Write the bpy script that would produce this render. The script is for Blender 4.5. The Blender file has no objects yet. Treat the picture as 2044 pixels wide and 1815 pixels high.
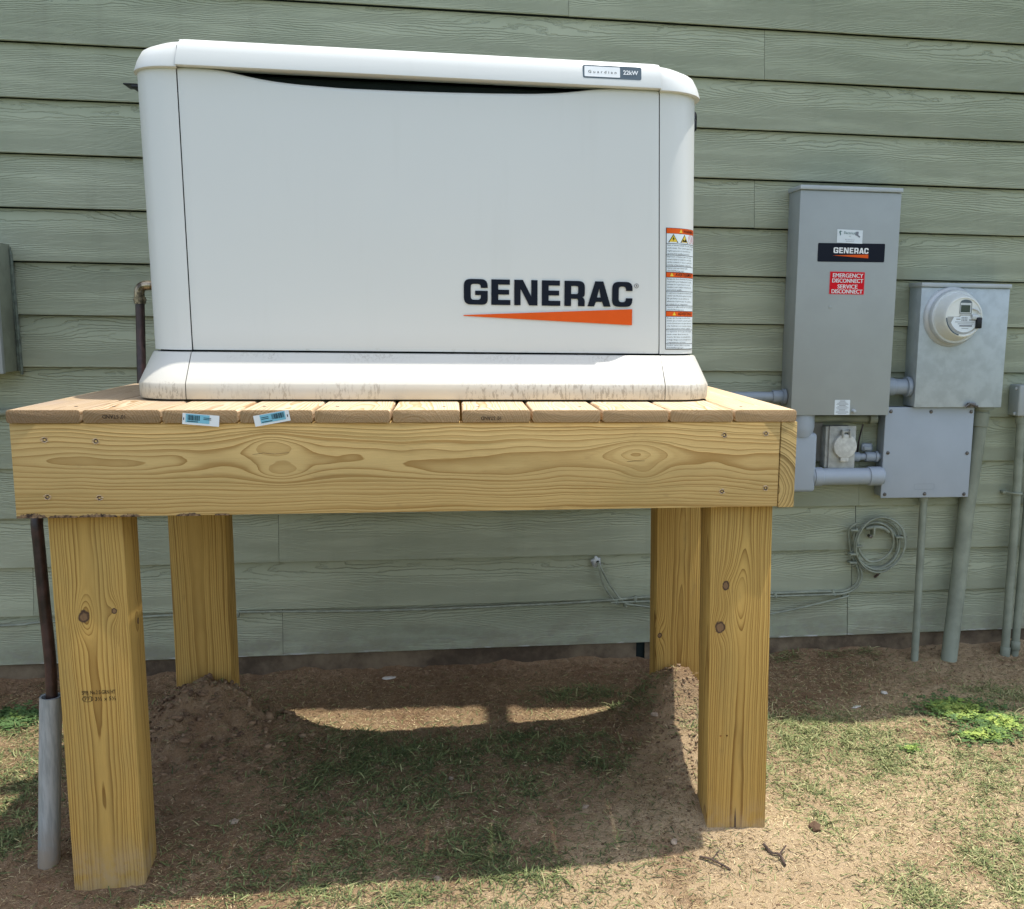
import bpy, bmesh, math, random
import numpy as np
from mathutils import Vector, Matrix
PI = math.pi
random.seed(7)
rng = np.random.default_rng(11)
C = bpy.context.scene.collection
scene = bpy.context.scene

# ---------------------------------------------------------------- camera
CAM_LOC = Vector((0.8434, -1.9422, 0.1859))
YAW, PITCH, ROLL, FPX = 0.1470, 0.1495, 0.0139, 1906.0
fw = Vector((math.sin(YAW)*math.cos(PITCH), math.cos(YAW)*math.cos(PITCH), -math.sin(PITCH)))
rt = Vector((math.cos(YAW), -math.sin(YAW), 0.0)); up = rt.cross(fw)
r2 = math.cos(ROLL)*rt + math.sin(ROLL)*up
u2 = -math.sin(ROLL)*rt + math.cos(ROLL)*up
cam = bpy.data.cameras.new("camera"); camo = bpy.data.objects.new("camera", cam); C.objects.link(camo)
camo.matrix_world = Matrix(((r2.x, u2.x, -fw.x, CAM_LOC.x), (r2.y, u2.y, -fw.y, CAM_LOC.y), (r2.z, u2.z, -fw.z, CAM_LOC.z), (0, 0, 0, 1)))
cam.sensor_fit = 'HORIZONTAL'; cam.sensor_width = 36.0; cam.lens = FPX/2044*36.0
cam.shift_x = -165.2/2044; cam.shift_y = 15.5/2044
cam.clip_start = 0.05; cam.clip_end = 500
scene.camera = camo

# ---------------------------------------------------------------- light
SUN = Vector((0.23, 0.020, 1.0)).normalized()
w = bpy.data.worlds.new("World"); scene.world = w; w.use_nodes = True
wt = w.node_tree; wt.nodes.clear()
sky = wt.nodes.new('ShaderNodeTexSky'); sky.sky_type = 'NISHITA'; sky.sun_disc = False
sky.sun_elevation = math.asin(SUN.z); sky.sun_rotation = math.atan2(SUN.x, SUN.y)
sky.air_density = 1.0; sky.dust_density = 1.5; sky.ozone_density = 1.0
bg = wt.nodes.new('ShaderNodeBackground'); bg.inputs['Strength'].default_value = 0.15
wo = wt.nodes.new('ShaderNodeOutputWorld')
hs = wt.nodes.new('ShaderNodeHueSaturation'); hs.inputs['Saturation'].default_value = 0.70
wt.links.new(sky.outputs[0], hs.inputs['Color']); wt.links.new(hs.outputs[0], bg.inputs[0]); wt.links.new(bg.outputs[0], wo.inputs[0])
sl = bpy.data.lights.new("sun", 'SUN'); sl.energy = 2.7; sl.angle = math.radians(0.6); sl.color = (1.0, 0.955, 0.88)
slo = bpy.data.objects.new("sun", sl); C.objects.link(slo); slo.location = (2, 1, 8)
slo.rotation_euler = SUN.to_track_quat('Z', 'Y').to_euler()
vs = scene.view_settings; scene.display_settings.display_device = 'sRGB'
vs.view_transform = 'Standard'; vs.look = 'None'; vs.gamma = 1.0; vs.use_curve_mapping = False; vs.exposure = 1.08
scene.render.engine = 'CYCLES'
scene.cycles.max_bounces = 8

# ---------------------------------------------------------------- node expressions
NT = None
class E:
    def __init__(s, sock): s.s = sock
    def __add__(a, b): return mth('ADD', a, b)
    __radd__ = lambda a, b: mth('ADD', b, a)
    def __sub__(a, b): return mth('SUBTRACT', a, b)
    def __rsub__(a, b): return mth('SUBTRACT', b, a)
    def __mul__(a, b): return mth('MULTIPLY', a, b)
    __rmul__ = __mul__
    def __truediv__(a, b): return mth('DIVIDE', a, b)
    def __pow__(a, b): return mth('POWER', a, b)
def put(sock, v):
    if isinstance(v, E): NT.links.new(v.s, sock)
    else:
        if sock.type == 'RGBA' and len(v) == 3: v = (*v, 1)
        sock.default_value = v
def mth(op, a, b=None, c=None, clamp=False):
    n = NT.nodes.new('ShaderNodeMath'); n.operation = op; n.use_clamp = clamp
    put(n.inputs[0], a)
    if b is not None: put(n.inputs[1], b)
    if c is not None: put(n.inputs[2], c)
    return E(n.outputs[0])
def exp_(a): return mth('EXPONENT', a)
def sqrt_(a): return mth('SQRT', a)
def fract(a): return mth('FRACT', a)
def clamp01(a): return mth('ADD', a, 0.0, clamp=True)
def sstep(a, lo, hi):
    n = NT.nodes.new('ShaderNodeMapRange'); n.interpolation_type = 'SMOOTHSTEP'
    put(n.inputs[0], a); n.inputs[1].default_value = lo; n.inputs[2].default_value = hi
    n.inputs[3].default_value = 0; n.inputs[4].default_value = 1
    return E(n.outputs[0])
def vec(x, y, z):
    n = NT.nodes.new('ShaderNodeCombineXYZ')
    put(n.inputs[0], x); put(n.inputs[1], y); put(n.inputs[2], z); return E(n.outputs[0])
def noise(v, scale=1.0, detail=2.0, rough=0.5):
    n = NT.nodes.new('ShaderNodeTexNoise'); put(n.inputs['Vector'], v)
    n.inputs['Scale'].default_value = scale; n.inputs['Detail'].default_value = detail; n.inputs['Roughness'].default_value = rough
    return E(n.outputs[0])
def voronoi(v, scale=1.0):
    n = NT.nodes.new('ShaderNodeTexVoronoi'); put(n.inputs['Vector'], v); n.inputs['Scale'].default_value = scale
    return E(n.outputs[0])
def coords(kind='Object'):
    n = NT.nodes.new('ShaderNodeTexCoord'); s = NT.nodes.new('ShaderNodeSeparateXYZ')
    NT.links.new(n.outputs[kind], s.inputs[0]); return E(s.outputs[0]), E(s.outputs[1]), E(s.outputs[2])
def geopos():
    n = NT.nodes.new('ShaderNodeNewGeometry'); s = NT.nodes.new('ShaderNodeSeparateXYZ')
    NT.links.new(n.outputs['Position'], s.inputs[0]); return E(s.outputs[0]), E(s.outputs[1]), E(s.outputs[2])
def attr(name):
    n = NT.nodes.new('ShaderNodeAttribute'); n.attribute_name = name; return E(n.outputs['Fac'])
def mixc(f, a, b):
    n = NT.nodes.new('ShaderNodeMix'); n.data_type = 'RGBA'
    put(n.inputs[0], f); put(n.inputs[6], a); put(n.inputs[7], b); return E(n.outputs[2])
def bump(h, dist=0.001, strength=1.0):
    n = NT.nodes.new('ShaderNodeBump'); put(n.inputs['Height'], h); n.inputs['Distance'].default_value = dist
    n.inputs['Strength'].default_value = strength; return E(n.outputs[0])
def mat_begin(name):
    global NT
    m = bpy.data.materials.new(name); m.use_nodes = True; NT = m.node_tree; NT.nodes.clear(); return m
def mat_end(color, rough=0.6, metal=0.0, normal=None, coat=0.0, spec=0.5):
    p = NT.nodes.new('ShaderNodeBsdfPrincipled'); o = NT.nodes.new('ShaderNodeOutputMaterial')
    put(p.inputs['Base Color'], color); put(p.inputs['Roughness'], rough); put(p.inputs['Metallic'], metal)
    p.inputs['Coat Weight'].default_value = coat; p.inputs['Specular IOR Level'].default_value = spec
    if normal is not None: NT.links.new(normal.s, p.inputs['Normal'])
    NT.links.new(p.outputs[0], o.inputs[0])
def simple(name, col, rough=0.5, metal=0.0, var=0.06, bscale=60, bdist=0.0002, coat=0.0, spec=0.5, dark=None, vs_=9):
    m = mat_begin(name); x, y, z = geopos(); v = vec(x, y, z)
    n = noise(v, vs_, 4, 0.6)
    dk = dark or tuple(c*(1-2.5*var) for c in col)
    c = mixc(sstep(n, 0.35, 0.65), dk, tuple(min(1, c_*(1+var)) for c_ in col))
    mat_end(c, rough + (noise(v, 25, 3)-0.5)*0.15 if rough > .1 else rough, metal, bump(noise(v, bscale, 4), bdist), coat, spec)
    return m

# ---------------------------------------------------------------- mesh helpers
WL = {}
def empty(name, label, cat, loc=(0, 0, 0), group=None):
    o = bpy.data.objects.new(name, None); C.objects.link(o); o.empty_display_size = 0.05
    o.location = loc; WL[o.name] = Vector(loc); o['label'] = label; o['category'] = cat
    if group: o['group'] = group
    return o
def tag(o, label, cat=None, group=None, kind=None):
    if label: o['label'] = label
    if cat: o['category'] = cat
    if group: o['group'] = group
    if kind: o['kind'] = kind
    return o
def obj(name, bm, m, parent=None, origin=None, smooth=None):
    if origin is None:
        xs = [v.co for v in bm.verts]
        lo = Vector([min(c[i] for c in xs) for i in range(3)]); hi = Vector([max(c[i] for c in xs) for i in range(3)])
        origin = (lo+hi)/2; origin.z = lo.z
    origin = Vector(origin)
    bmesh.ops.translate(bm, verts=bm.verts, vec=-origin)
    me = bpy.data.meshes.new(name); bm.to_mesh(me); bm.free()
    if smooth is not None:
        me.polygons.foreach_set('use_smooth', [True]*len(me.polygons))
        me.set_sharp_from_angle(angle=math.radians(smooth))
    o = bpy.data.objects.new(name, me); C.objects.link(o); me.materials.append(m)
    o.location = origin
    WL[o.name] = origin.copy()
    if parent: o.parent = parent; o.location = origin - WL[parent.name]
    return o
def new(): return bmesh.new()
def box(bm, x0, x1, y0, y1, z0, z1, bev=0.0, seg=2):
    b = bmesh.new()
    vs_ = [b.verts.new((x, y, z)) for x in (x0, x1) for y in (y0, y1) for z in (z0, z1)]
    for f in ((0, 1, 3, 2), (4, 6, 7, 5), (0, 4, 5, 1), (2, 3, 7, 6), (0, 2, 6, 4), (1, 5, 7, 3)): b.faces.new([vs_[i] for i in f])
    if bev: bmesh.ops.bevel(b, geom=b.edges[:], offset=bev, segments=seg, profile=0.5, affect='EDGES')
    bmesh.ops.recalc_face_normals(b, faces=b.faces)
    merge(bm, b); return bm
def merge(bm, b):
    m = {}
    for v in b.verts: m[v] = bm.verts.new(v.co)
    for f in b.faces: bm.faces.new([m[v] for v in f.verts])
    b.free()
def tube(bm, pts, r, n=12, cap=True, rfun=None):
    pts = [Vector(p) for p in pts]; rings = []
    t = (pts[1]-pts[0]).normalized(); a = t.orthogonal().normalized()
    for i, p in enumerate(pts):
        if i == 0: d = pts[1]-pts[0]
        elif i == len(pts)-1: d = pts[-1]-pts[-2]
        else: d = (pts[i+1]-pts[i]).normalized()+(pts[i]-pts[i-1]).normalized()
        d.normalize(); a = (a-d*a.dot(d)).normalized(); b = d.cross(a)
        rr = rfun(i) if rfun else r
        rings.append([bm.verts.new(p+a*math.cos(2*PI*k/n)*rr+b*math.sin(2*PI*k/n)*rr) for k in range(n)])
    for i in range(len(rings)-1):
        for k in range(n): bm.faces.new((rings[i][k], rings[i][(k+1) % n], rings[i+1][(k+1) % n], rings[i+1][k]))
    if cap: bm.faces.new(rings[0][::-1]); bm.faces.new(rings[-1])
    return bm
def lathe(bm, prof, origin, axis, n=40):
    """prof: (distance along axis, radius)"""
    o = Vector(origin); ax = Vector(axis).normalized(); a = ax.orthogonal().normalized(); b = ax.cross(a); rings = []
    for h, r in prof:
        if r < 1e-6: rings.append([bm.verts.new(o+ax*h)])
        else: rings.append([bm.verts.new(o+ax*h+a*math.cos(2*PI*k/n)*r+b*math.sin(2*PI*k/n)*r) for k in range(n)])
    for A, B in zip(rings, rings[1:]):
        for k in range(n):
            k2 = (k+1) % n
            if len(A) == 1 and len(B) == 1: continue
            if len(A) == 1: bm.faces.new((A[0], B[k2], B[k]))
            elif len(B) == 1: bm.faces.new((A[k], A[k2], B[0]))
            else: bm.faces.new((A[k], A[k2], B[k2], B[k]))
    bmesh.ops.recalc_face_normals(bm, faces=bm.faces); return bm
def crom(pts, n=8, closed=False):
    P = [Vector(p) for p in pts]; out = []; N = len(P)
    for i in range(N if closed else N-1):
        g = (lambda k: P[k % N]) if closed else (lambda k: P[max(0, min(N-1, k))])
        a, b, c, d = g(i-1), g(i), g(i+1), g(i+2)
        for j in range(n):
            t = j/n
            out.append(0.5*((2*b)+(c-a)*t+(2*a-5*b+4*c-d)*t*t+(3*b-a-3*c+d)*t**3))
    out.append(P[0].copy() if closed else P[-1].copy())
    return out
def rrect(x0, x1, y0, y1, r, n=8):
    out = []
    for cx, cy, a0 in ((x0+r, y0+r, PI), (x1-r, y0+r, 1.5*PI), (x1-r, y1-r, 0), (x0+r, y1-r, .5*PI)):
        for k in range(n+1):
            a = a0+.5*PI*k/n; out.append((cx+r*math.cos(a), cy+r*math.sin(a)))
    return out
def loft(bm, rings, cap0=False, cap1=True):
    R = [[bm.verts.new(p) for p in ring] for ring in rings]
    n = len(R[0])
    for A, B in zip(R, R[1:]):
        for k in range(n): bm.faces.new((A[k], A[(k+1) % n], B[(k+1) % n], B[k]))
    if cap1: bm.faces.new(R[-1])
    if cap0: bm.faces.new(R[0][::-1])
    return bm
def cut(bm, xlo=None, xhi=None):
    b = bm.copy()
    if xlo is not None: bmesh.ops.bisect_plane(b, geom=b.verts[:]+b.edges[:]+b.faces[:], plane_co=(xlo, 0, 0), plane_no=(-1, 0, 0), clear_outer=True)
    if xhi is not None: bmesh.ops.bisect_plane(b, geom=b.verts[:]+b.edges[:]+b.faces[:], plane_co=(xhi, 0, 0), plane_no=(1, 0, 0), clear_outer=True)
    return b
def thicken(bm, t):
    bmesh.ops.recalc_face_normals(bm, faces=bm.faces)
    bmesh.ops.solidify(bm, geom=bm.faces[:], thickness=t); return bm
# flat shapes from outlines and text, mapped on to a surface by fn(u, v)
def shape_mesh(polys):
    cu = bpy.data.curves.new('t', 'CURVE'); cu.dimensions = '2D'; cu.fill_mode = 'BOTH'
    for p in polys:
        s = cu.splines.new('POLY'); s.points.add(len(p)-1); s.use_cyclic_u = True
        for i, q in enumerate(p): s.points[i].co = (q[0], q[1], 0, 1)
    return conv(cu)
def conv(cu):
    o = bpy.data.objects.new('t', cu); C.objects.link(o); bpy.context.view_layer.update()
    me = bpy.data.meshes.new_from_object(o.evaluated_get(bpy.context.evaluated_depsgraph_get()))
    bm = bmesh.new(); bm.from_mesh(me); bpy.data.objects.remove(o); bpy.data.curves.remove(cu); bpy.data.meshes.remove(me)
    return bm
def text_mesh(s, h=1.0, wide=1.0, bold=0.0, align='LEFT', spacing=1.0, width=None, res=3):
    cu = bpy.data.curves.new('t', 'FONT'); cu.body = s; cu.size = h/0.73; cu.align_x = align; cu.offset = bold*h
    cu.space_character = spacing; cu.fill_mode = 'BOTH'; cu.resolution_u = res
    bm = conv(cu)
    if width:
        xs = [v.co.x for v in bm.verts]; W0 = max(xs)-min(xs); wide = width/W0
    for v in bm.verts: v.co.x *= wide
    return bm
def place(bm, fn):
    for v in bm.verts: v.co = Vector(fn(v.co.x, v.co.y))
    return bm
def front(x0, z0, y, ang=0.0):
    c, s = math.cos(ang), math.sin(ang)
    return lambda u, v: (x0+u*c-v*s, y, z0+u*s+v*c)
def offs(bm, dx, dy=0):
    for v in bm.verts: v.co.x += dx; v.co.y += dy
    return bm
def rp(pts, n=5):
    """polygon with rounded corners, points (x, y) or (x, y, r)"""
    out = []; N = len(pts)
    for i, p in enumerate(pts):
        if len(p) < 3 or p[2] == 0: out.append((p[0], p[1])); continue
        a = Vector(pts[i-1][:2]); b = Vector(p[:2]); c = Vector(pts[(i+1) % N][:2]); r = p[2]
        d1 = (a-b).normalized(); d2 = (c-b).normalized()
        for k in range(n+1):
            t = k/n; q = (1-t)**2*(b+d1*r)+2*t*(1-t)*b+t*t*(b+d2*r); out.append((q.x, q.y))
    return out
def rect(u0, v0, u1, v1, r=0.0): return rp([(u0, v0, r), (u1, v0, r), (u1, v1, r), (u0, v1, r)])

# ---------------------------------------------------------------- materials
def siding_mat():
    m = mat_begin('siding_paint'); x, y, z = geopos(); b = attr('board'); zl = attr('rise')
    u = zl
    warp = noise(vec(x*1.1+b*7.31, u*1.3, b*3.17), 1.0, 2, 0.5)
    w2 = noise(vec(x*9+b*2.3, u*5, b*1.7), 1.0, 3, 0.6)
    w3 = noise(vec(x*60, u*26, b), 1.0, 2, 0.5)
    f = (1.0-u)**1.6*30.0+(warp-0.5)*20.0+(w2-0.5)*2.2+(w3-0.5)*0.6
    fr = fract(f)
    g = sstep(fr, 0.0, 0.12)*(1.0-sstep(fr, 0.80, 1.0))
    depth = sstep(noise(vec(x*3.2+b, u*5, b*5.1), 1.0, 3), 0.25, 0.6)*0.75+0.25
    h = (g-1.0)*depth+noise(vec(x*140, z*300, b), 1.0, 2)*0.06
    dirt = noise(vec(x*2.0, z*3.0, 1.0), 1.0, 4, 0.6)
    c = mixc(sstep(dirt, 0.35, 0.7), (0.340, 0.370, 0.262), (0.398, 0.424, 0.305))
    c = mixc((1.0-g)*depth*0.17, c, (0.13, 0.155, 0.11))  # shade in the grain grooves painted into the colour
    c = mixc(sstep(noise(vec(x*14, z*1.3, 4.0), 1.0, 4, .6), .52, .75)*.16, c, (0.20, 0.20, 0.15))
    c = mixc(sstep(z, -0.70, -0.93)*sstep(noise(vec(x*5, z*7, 6.0), 1.0, 5, .7), .42, .6)*.38, c, (0.20, 0.165, 0.115))
    low = sstep(z, -0.80, -0.915)*sstep(noise(vec(x*30, z*60, 2.0), 1.0, 4), 0.5, 0.62)*0.5
    edge = sstep(z, -0.903, -0.909)*sstep(noise(vec(x*16, 3.0, z*90), 1.0, 4), 0.52, 0.62)
    c = mixc(low, c, (0.30, 0.30, 0.25)); c = mixc(edge, c, (0.55, 0.56, 0.52))
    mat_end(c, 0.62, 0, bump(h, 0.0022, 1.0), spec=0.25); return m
M_siding = siding_mat()

def wood_mat(name, axis, early, late, pith, spacing=0.0055, knots=(), seed=0.0, wander=0.010, grey=0.0, contrast=1.0, rough_end=1.0, fuzz=1.0, endL=None, wav=0.017):
    """solid wood: growth rings round a wandering pith, in the piece's own coordinates"""
    m = mat_begin(name); X = coords()
    L, a, b = {'x': (X[0], X[1], X[2]), 'y': (X[1], X[0], X[2]), 'z': (X[2], X[0], X[1])}[axis]
    s = seed*3.7
    wa = noise(vec(L*2.0+s, s, 0.0), 1.0, 2)-0.5; wb = noise(vec(L*1.3+s, 5.0+s, 3.0), 1.0, 2)-0.5
    aa = a-pith[0]+wa*(wander*2.2); bb = b-pith[1]+wb*(wander*3.0)
    r = sqrt_(aa*aa+bb*bb)
    r = r+(noise(vec(L*4.5+s, a*13, b*13), 1.0, 2)-0.5)*wav+(noise(vec(L*14+s, a*90, b*90), 1.0, 2)-0.5)*0.0016
    core = None
    for (l0, a0, b0, sl_, sc, amp, dark) in knots:
        dl = (L-l0)/sl_; da = (a-a0)/sc; db = (b-b0)/sc
        d2 = dl*dl+da*da+db*db
        r = r+exp_(d2*-1.0)*amp
        if dark:
            dd = (L-l0)/(sc*0.62*dark); de = (a-a0)/(sc*0.5*dark); df = (b-b0)/(sc*0.5*dark)
            q = sqrt_(dd*dd+de*de+df*df)+(noise(vec(L*120, a*120, b*120), 1.0, 2)-0.5)*0.7
            k = 1.0-sstep(q, 0.75, 1.05)
            ring = sstep(q, 0.45, 0.8)*k
            core = (k, ring) if core is None else (mth('MAXIMUM', core[0], k), mth('MAXIMUM', core[1], ring))
    t = r/spacing+noise(vec(L*0.7, s, 1.0), 1.0, 1)*2.0+(noise(vec(r*95+s, L*0.5, 0.0), 1.0, 2)-0.5)*2.6
    fr = fract(t)
    lt = (fr**2.3)*(1.0-sstep(fr, 0.95, 1.0))
    var = noise(vec(L*2.0, a*20+s, b*20), 1.0, 3)
    fib = noise(vec(L*22, a*520, b*520), 1.0, 3, 0.7)
    str_ = noise(vec(r*130+s, L*1.5, 2.0), 1.0, 2)
    c = mixc(clamp01(lt*(1.25*contrast)*sstep(str_, 0.12, 0.55)*(0.72+var*0.7)), early, late)
    c = mixc(sstep(noise(vec(L*3.1+s, a*11, b*11), 1.0, 4, .65), .48, .72)*.30, c, (0.30, 0.235, 0.085))
    c = mixc(sstep(noise(vec(L*11+s, a*40, b*40), 1.0, 4, .7), .60, .74)*.28, c, (0.20, 0.13, 0.06))
    c = mixc(sstep(var, 0.35, 0.75)*0.35, c, tuple(0.55*e+0.45*l for e, l in zip(early, late)))
    c = mixc((fib-0.5)*0.5*contrast+0.12, c, tuple(l*0.75 for l in late))
    if grey: c = mixc(sstep(noise(vec(L*2.4+s, a*9, b*9), 1.0, 3), 0.42, 0.7)*grey, c, (0.30, 0.235, 0.19))
    if axis == 'z':
        gx, gy, gz_ = geopos()
        c = mixc(sstep(gz_, -0.88, -0.985)*sstep(noise(vec(gx*30, gy*30, gz_*22), 1.0, 4, .7), .30, .62)*.60, c, (0.40, 0.30, 0.18))
    if core is not None:
        c = mixc(core[0]*0.85, c, (0.15, 0.085, 0.050)); c = mixc(core[1]*0.9, c, (0.035, 0.018, 0.012))
    h = lt*0.5+fib*0.35*fuzz+noise(vec(L*60, a*60, b*60), 1.0, 2)*0.2
    if endL is not None:
        em = sstep(L, endL+.0022, endL+.0012); rn = noise(vec(L*100, a*380, b*420), 1.0, 3, .8)
        c = mixc(em*(0.35+rn*0.65), c, tuple(q*w for q, w in zip(early, (.66, .52, .36)))); h = h+em*(rn*7.0); c = mixc(em*lt*0.55, c, late)
    mat_end(c, 0.72, 0, bump(h, 0.0009, 0.85), spec=0.25); return m
BE, BL_ = (0.625, 0.440, 0.180), (0.320, 0.180, 0.050)
PE, PL_ = (0.540, 0.350, 0.098), (0.185, 0.088, 0.014)
DE, DL_ = (0.760, 0.590, 0.390), (0.430, 0.265, 0.125)

def gen_mat(name, warm_dirty):
    m = mat_begin(name); x, y, z = geopos(); v = vec(x, y, z)
    c = mixc(noise(v, 3, 3)*0.6, (0.68, 0.69, 0.66), (0.64, 0.65, 0.625))
    if warm_dirty:
        c = mixc(0.9, c, (0.545, 0.53, 0.465))  # skirt tone: warm deck bounce put into the colour, dirt laid over it
        n1 = sstep(noise(vec(x*9, y*9, z*5), 1.0, 3), 0.40, 0.60)
        n2 = sstep(noise(vec(x*170, y*170, z*45), 1.0, 3, 0.75), 0.50, 0.60)
        band = sstep(z, 0.046, 0.034)*0.9+sstep(z, 0.078, 0.094)*0.75*sstep(noise(vec(x*3.0, 4.0, 1.0), 1.0, 1), 0.42, 0.55)
        yl = sstep(z, 0.06, 0.01)*sstep(noise(vec(x*4, y*4, z*10), 1.0, 3), 0.25, 0.55)*0.62
        c = mixc(yl, c, (0.56, 0.49, 0.35))
        c = mixc(clamp01(n1*n2*band)*0.75, c, (0.27, 0.235, 0.18))
    else:
        c = mixc(sstep(z, 0.118, 0.106)*sstep(noise(vec(x*60, y*40, z*90), 1.0, 4), 0.55, 0.66)*0.3, c, (0.42, 0.38, 0.30))
    nb = noise(v, 420, 2)
    c = mixc(sstep(noise(vec(x*22, y*22, z*2.2), 1.0, 4), .55, .78)*.10, c, (0.50, 0.50, 0.45))
    big = noise(vec(x*2.2, y*2.2, z*3.0), 1.0, 1)*14+nb*.35
    mat_end(c, 0.30+noise(v, 6, 3)*0.14, 0, bump(big, 0.0004, 0.5), spec=0.5); return m
M_gen = gen_mat('cream_enamel', False); M_gend = gen_mat('cream_enamel_warm_dirty', True)
M_black = simple('black_plastic', (0.010, 0.011, 0.013), 0.45, spec=.3)
M_dark = simple('dark_interior', (0.016, 0.023, 0.022), 0.8, spec=.1)
M_navy = simple('navy_ink', (0.008, 0.011, 0.020), 0.5, var=0.02, spec=.12)
M_orange = simple('orange_ink', (0.72, 0.100, 0.010), 0.5, var=0.02, spec=.15)
M_white = simple('white_vinyl', (0.78, 0.80, 0.80), 0.4, var=0.02)
M_paper = simple('sticker_paper', (0.68, 0.75, 0.78), 0.45, var=0.03)
M_yellow = simple('yellow_ink', (0.78, 0.55, 0.03), 0.4, var=0.02)
M_red = simple('red_vinyl', (0.64, 0.006, 0.016), 0.5, var=0.03, spec=.12)
M_pink = simple('pink_ink', (0.60, 0.16, 0.18), 0.4, var=0.02)
M_blue = simple('light_blue_paper', (0.20, 0.50, 0.62), 0.45, var=0.03)
M_ink = simple('black_ink', (0.012, 0.012, 0.014), 0.6, var=0.02, spec=.1)
M_swgrey = simple('grey_enamel', (0.320, 0.352, 0.342), 0.42, var=0.015, bscale=500)
M_lid = simple('grey_enamel_rim', (0.40, 0.44, 0.45), 0.35, var=0.03)
M_galv = simple('galvanised_sheet', (0.41, 0.47, 0.49), 0.45, 0.15, var=0.045, vs_=22, bscale=200)
M_pvc = simple('grey_pvc', (0.255, 0.300, 0.345), 0.38, var=0.03, bscale=80)
M_pvcl = simple('grey_pvc_cover', (0.335, 0.385, 0.435), 0.42, var=0.015, bscale=300, bdist=.00012)
M_outlet = simple('weathered_grey_plastic', (0.40, 0.415, 0.39), 0.6, var=0.09, vs_=35)
M_pgreen = simple('sage_painted_pipe', (0.225, 0.250, 0.190), 0.55, var=0.08, vs_=12)
M_pgreen2 = simple('sage_painted_cable', (0.235, 0.262, 0.200), 0.5, var=0.1, vs_=30)
M_steel = simple('screw_steel', (0.16, 0.15, 0.14), 0.4, 0.7, var=0.2, vs_=200)
M_brown = simple('brown_coated_steel', (0.042, 0.020, 0.019), 0.42, var=0.25, vs_=30)
M_brass = simple('tarnished_brass', (0.42, 0.22, 0.09), 0.32, 0.85, var=0.3, vs_=60)
M_nickel = simple('worn_steel_elbow', (0.33, 0.27, 0.19), 0.28, 0.85, var=0.3, vs_=60)
M_meter = simple('meter_cream_plastic', (0.72, 0.75, 0.71), 0.38, var=0.03)
M_ring = simple('meter_ring_metal', (0.56, 0.60, 0.61), 0.35, 0.2, var=0.05)
M_lcd = simple('lcd_green', (0.030, 0.055, 0.040), 0.2, var=0.1)
M_caulk = simple('white_caulk', (0.50, 0.53, 0.52), 0.6, var=0.2, vs_=80, bscale=200, bdist=.001)
def galv_pipe():
    m = mat_begin('weathered_conduit'); x, y, z = geopos()
    n = noise(vec(x*60, y*60, z*7), 1.0, 4, .7)
    c = mixc(sstep(n, .4, .62), (0.25, 0.28, 0.285), (0.36, 0.39, 0.40))
    c = mixc(sstep(z, -0.88, -1.0)*sstep(noise(vec(x*20, y*20, z*20), 1, 3), .3, .6), c, (0.30, 0.25, 0.19))
    mat_end(c, 0.5, 0.1, bump(n, 0.0004)); return m
M_conduit = galv_pipe()
def conc_mat():
    m = mat_begin('foundation_concrete'); x, y, z = geopos(); v = vec(x, y, z)
    n = noise(v, 7, 6, .65)
    c = mixc(sstep(n, .35, .7), (0.070, 0.048, 0.029), (0.21, 0.160, 0.100))
    mat_end(c, .9, 0, bump(noise(v, 40, 6, .7), .004)); return m
M_conc = conc_mat()
def soil_mat():
    m = mat_begin('dry_soil'); x, y, z = geopos(); v = vec(x, y, z*1.0)
    n = noise(v, 3.2, 5, .6); n2 = noise(v, 38, 5, .7); n3 = noise(v, 190, 3, .7)
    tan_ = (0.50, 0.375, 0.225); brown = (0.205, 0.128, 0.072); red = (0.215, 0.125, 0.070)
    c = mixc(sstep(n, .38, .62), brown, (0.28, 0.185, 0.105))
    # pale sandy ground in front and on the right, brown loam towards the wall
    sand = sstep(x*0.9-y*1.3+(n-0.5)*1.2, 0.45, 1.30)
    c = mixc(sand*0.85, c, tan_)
    c = mixc(sstep(noise(v, 5.5, 3), .56, .68)*0.6, c, red)
    c = mixc(sstep(n2, .45, .75)*0.45, c, (0.46, 0.35, 0.22)); c = mixc(sstep(n3, .58, .7)*0.4, c, (0.10, 0.062, 0.036))
    far = mth('MAXIMUM', sstep(y, -.85, -1.5), mth('MAXIMUM', sstep(x, 3.3, 4.2), sstep(x, -1.4, -2.2)))
    c = mixc(far, c, mixc(n2, (0.05, 0.075, 0.025), (0.14, 0.16, 0.07)))  # unseen far ground made dark green to cut the warm bounce light
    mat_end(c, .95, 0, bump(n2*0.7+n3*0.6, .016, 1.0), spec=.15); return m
M_soil = soil_mat()
def blade_mat(name, cols, rough=.65):
    m = mat_begin(name); t = attr('tone')
    n = NT.nodes.new('ShaderNodeValToRGB'); NT.links.new(t.s, n.inputs[0]); cr = n.color_ramp
    while len(cr.elements) < len(cols): cr.elements.new(.5)
    for i, c in enumerate(cols): cr.elements[i].position = i/(len(cols)-1); cr.elements[i].color = (*c, 1)
    mat_end(E(n.outputs[0]), rough, spec=.25); return m
M_straw = blade_mat('dry_thatch', [(0.11, 0.068, 0.034), (0.24, 0.165, 0.082), (0.42, 0.32, 0.165), (0.62, 0.51, 0.30)])
M_grass = blade_mat('green_blades', [(0.060, 0.080, 0.034), (0.115, 0.145, 0.052), (0.20, 0.230, 0.085), (0.44, 0.40, 0.20)])
M_clover = blade_mat('clover_leaves', [(0.07, 0.13, 0.04), (0.17, 0.26, 0.055), (0.36, 0.44, 0.10)])
M_clod = blade_mat('soil_crumbs', [(0.10, 0.062, 0.038), (0.21, 0.135, 0.08), (0.36, 0.26, 0.16)], .95)
M_stone = simple('pale_stone', (0.36, 0.28, 0.20), 0.8, var=.15, vs_=60, bscale=120, bdist=.002)
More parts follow.
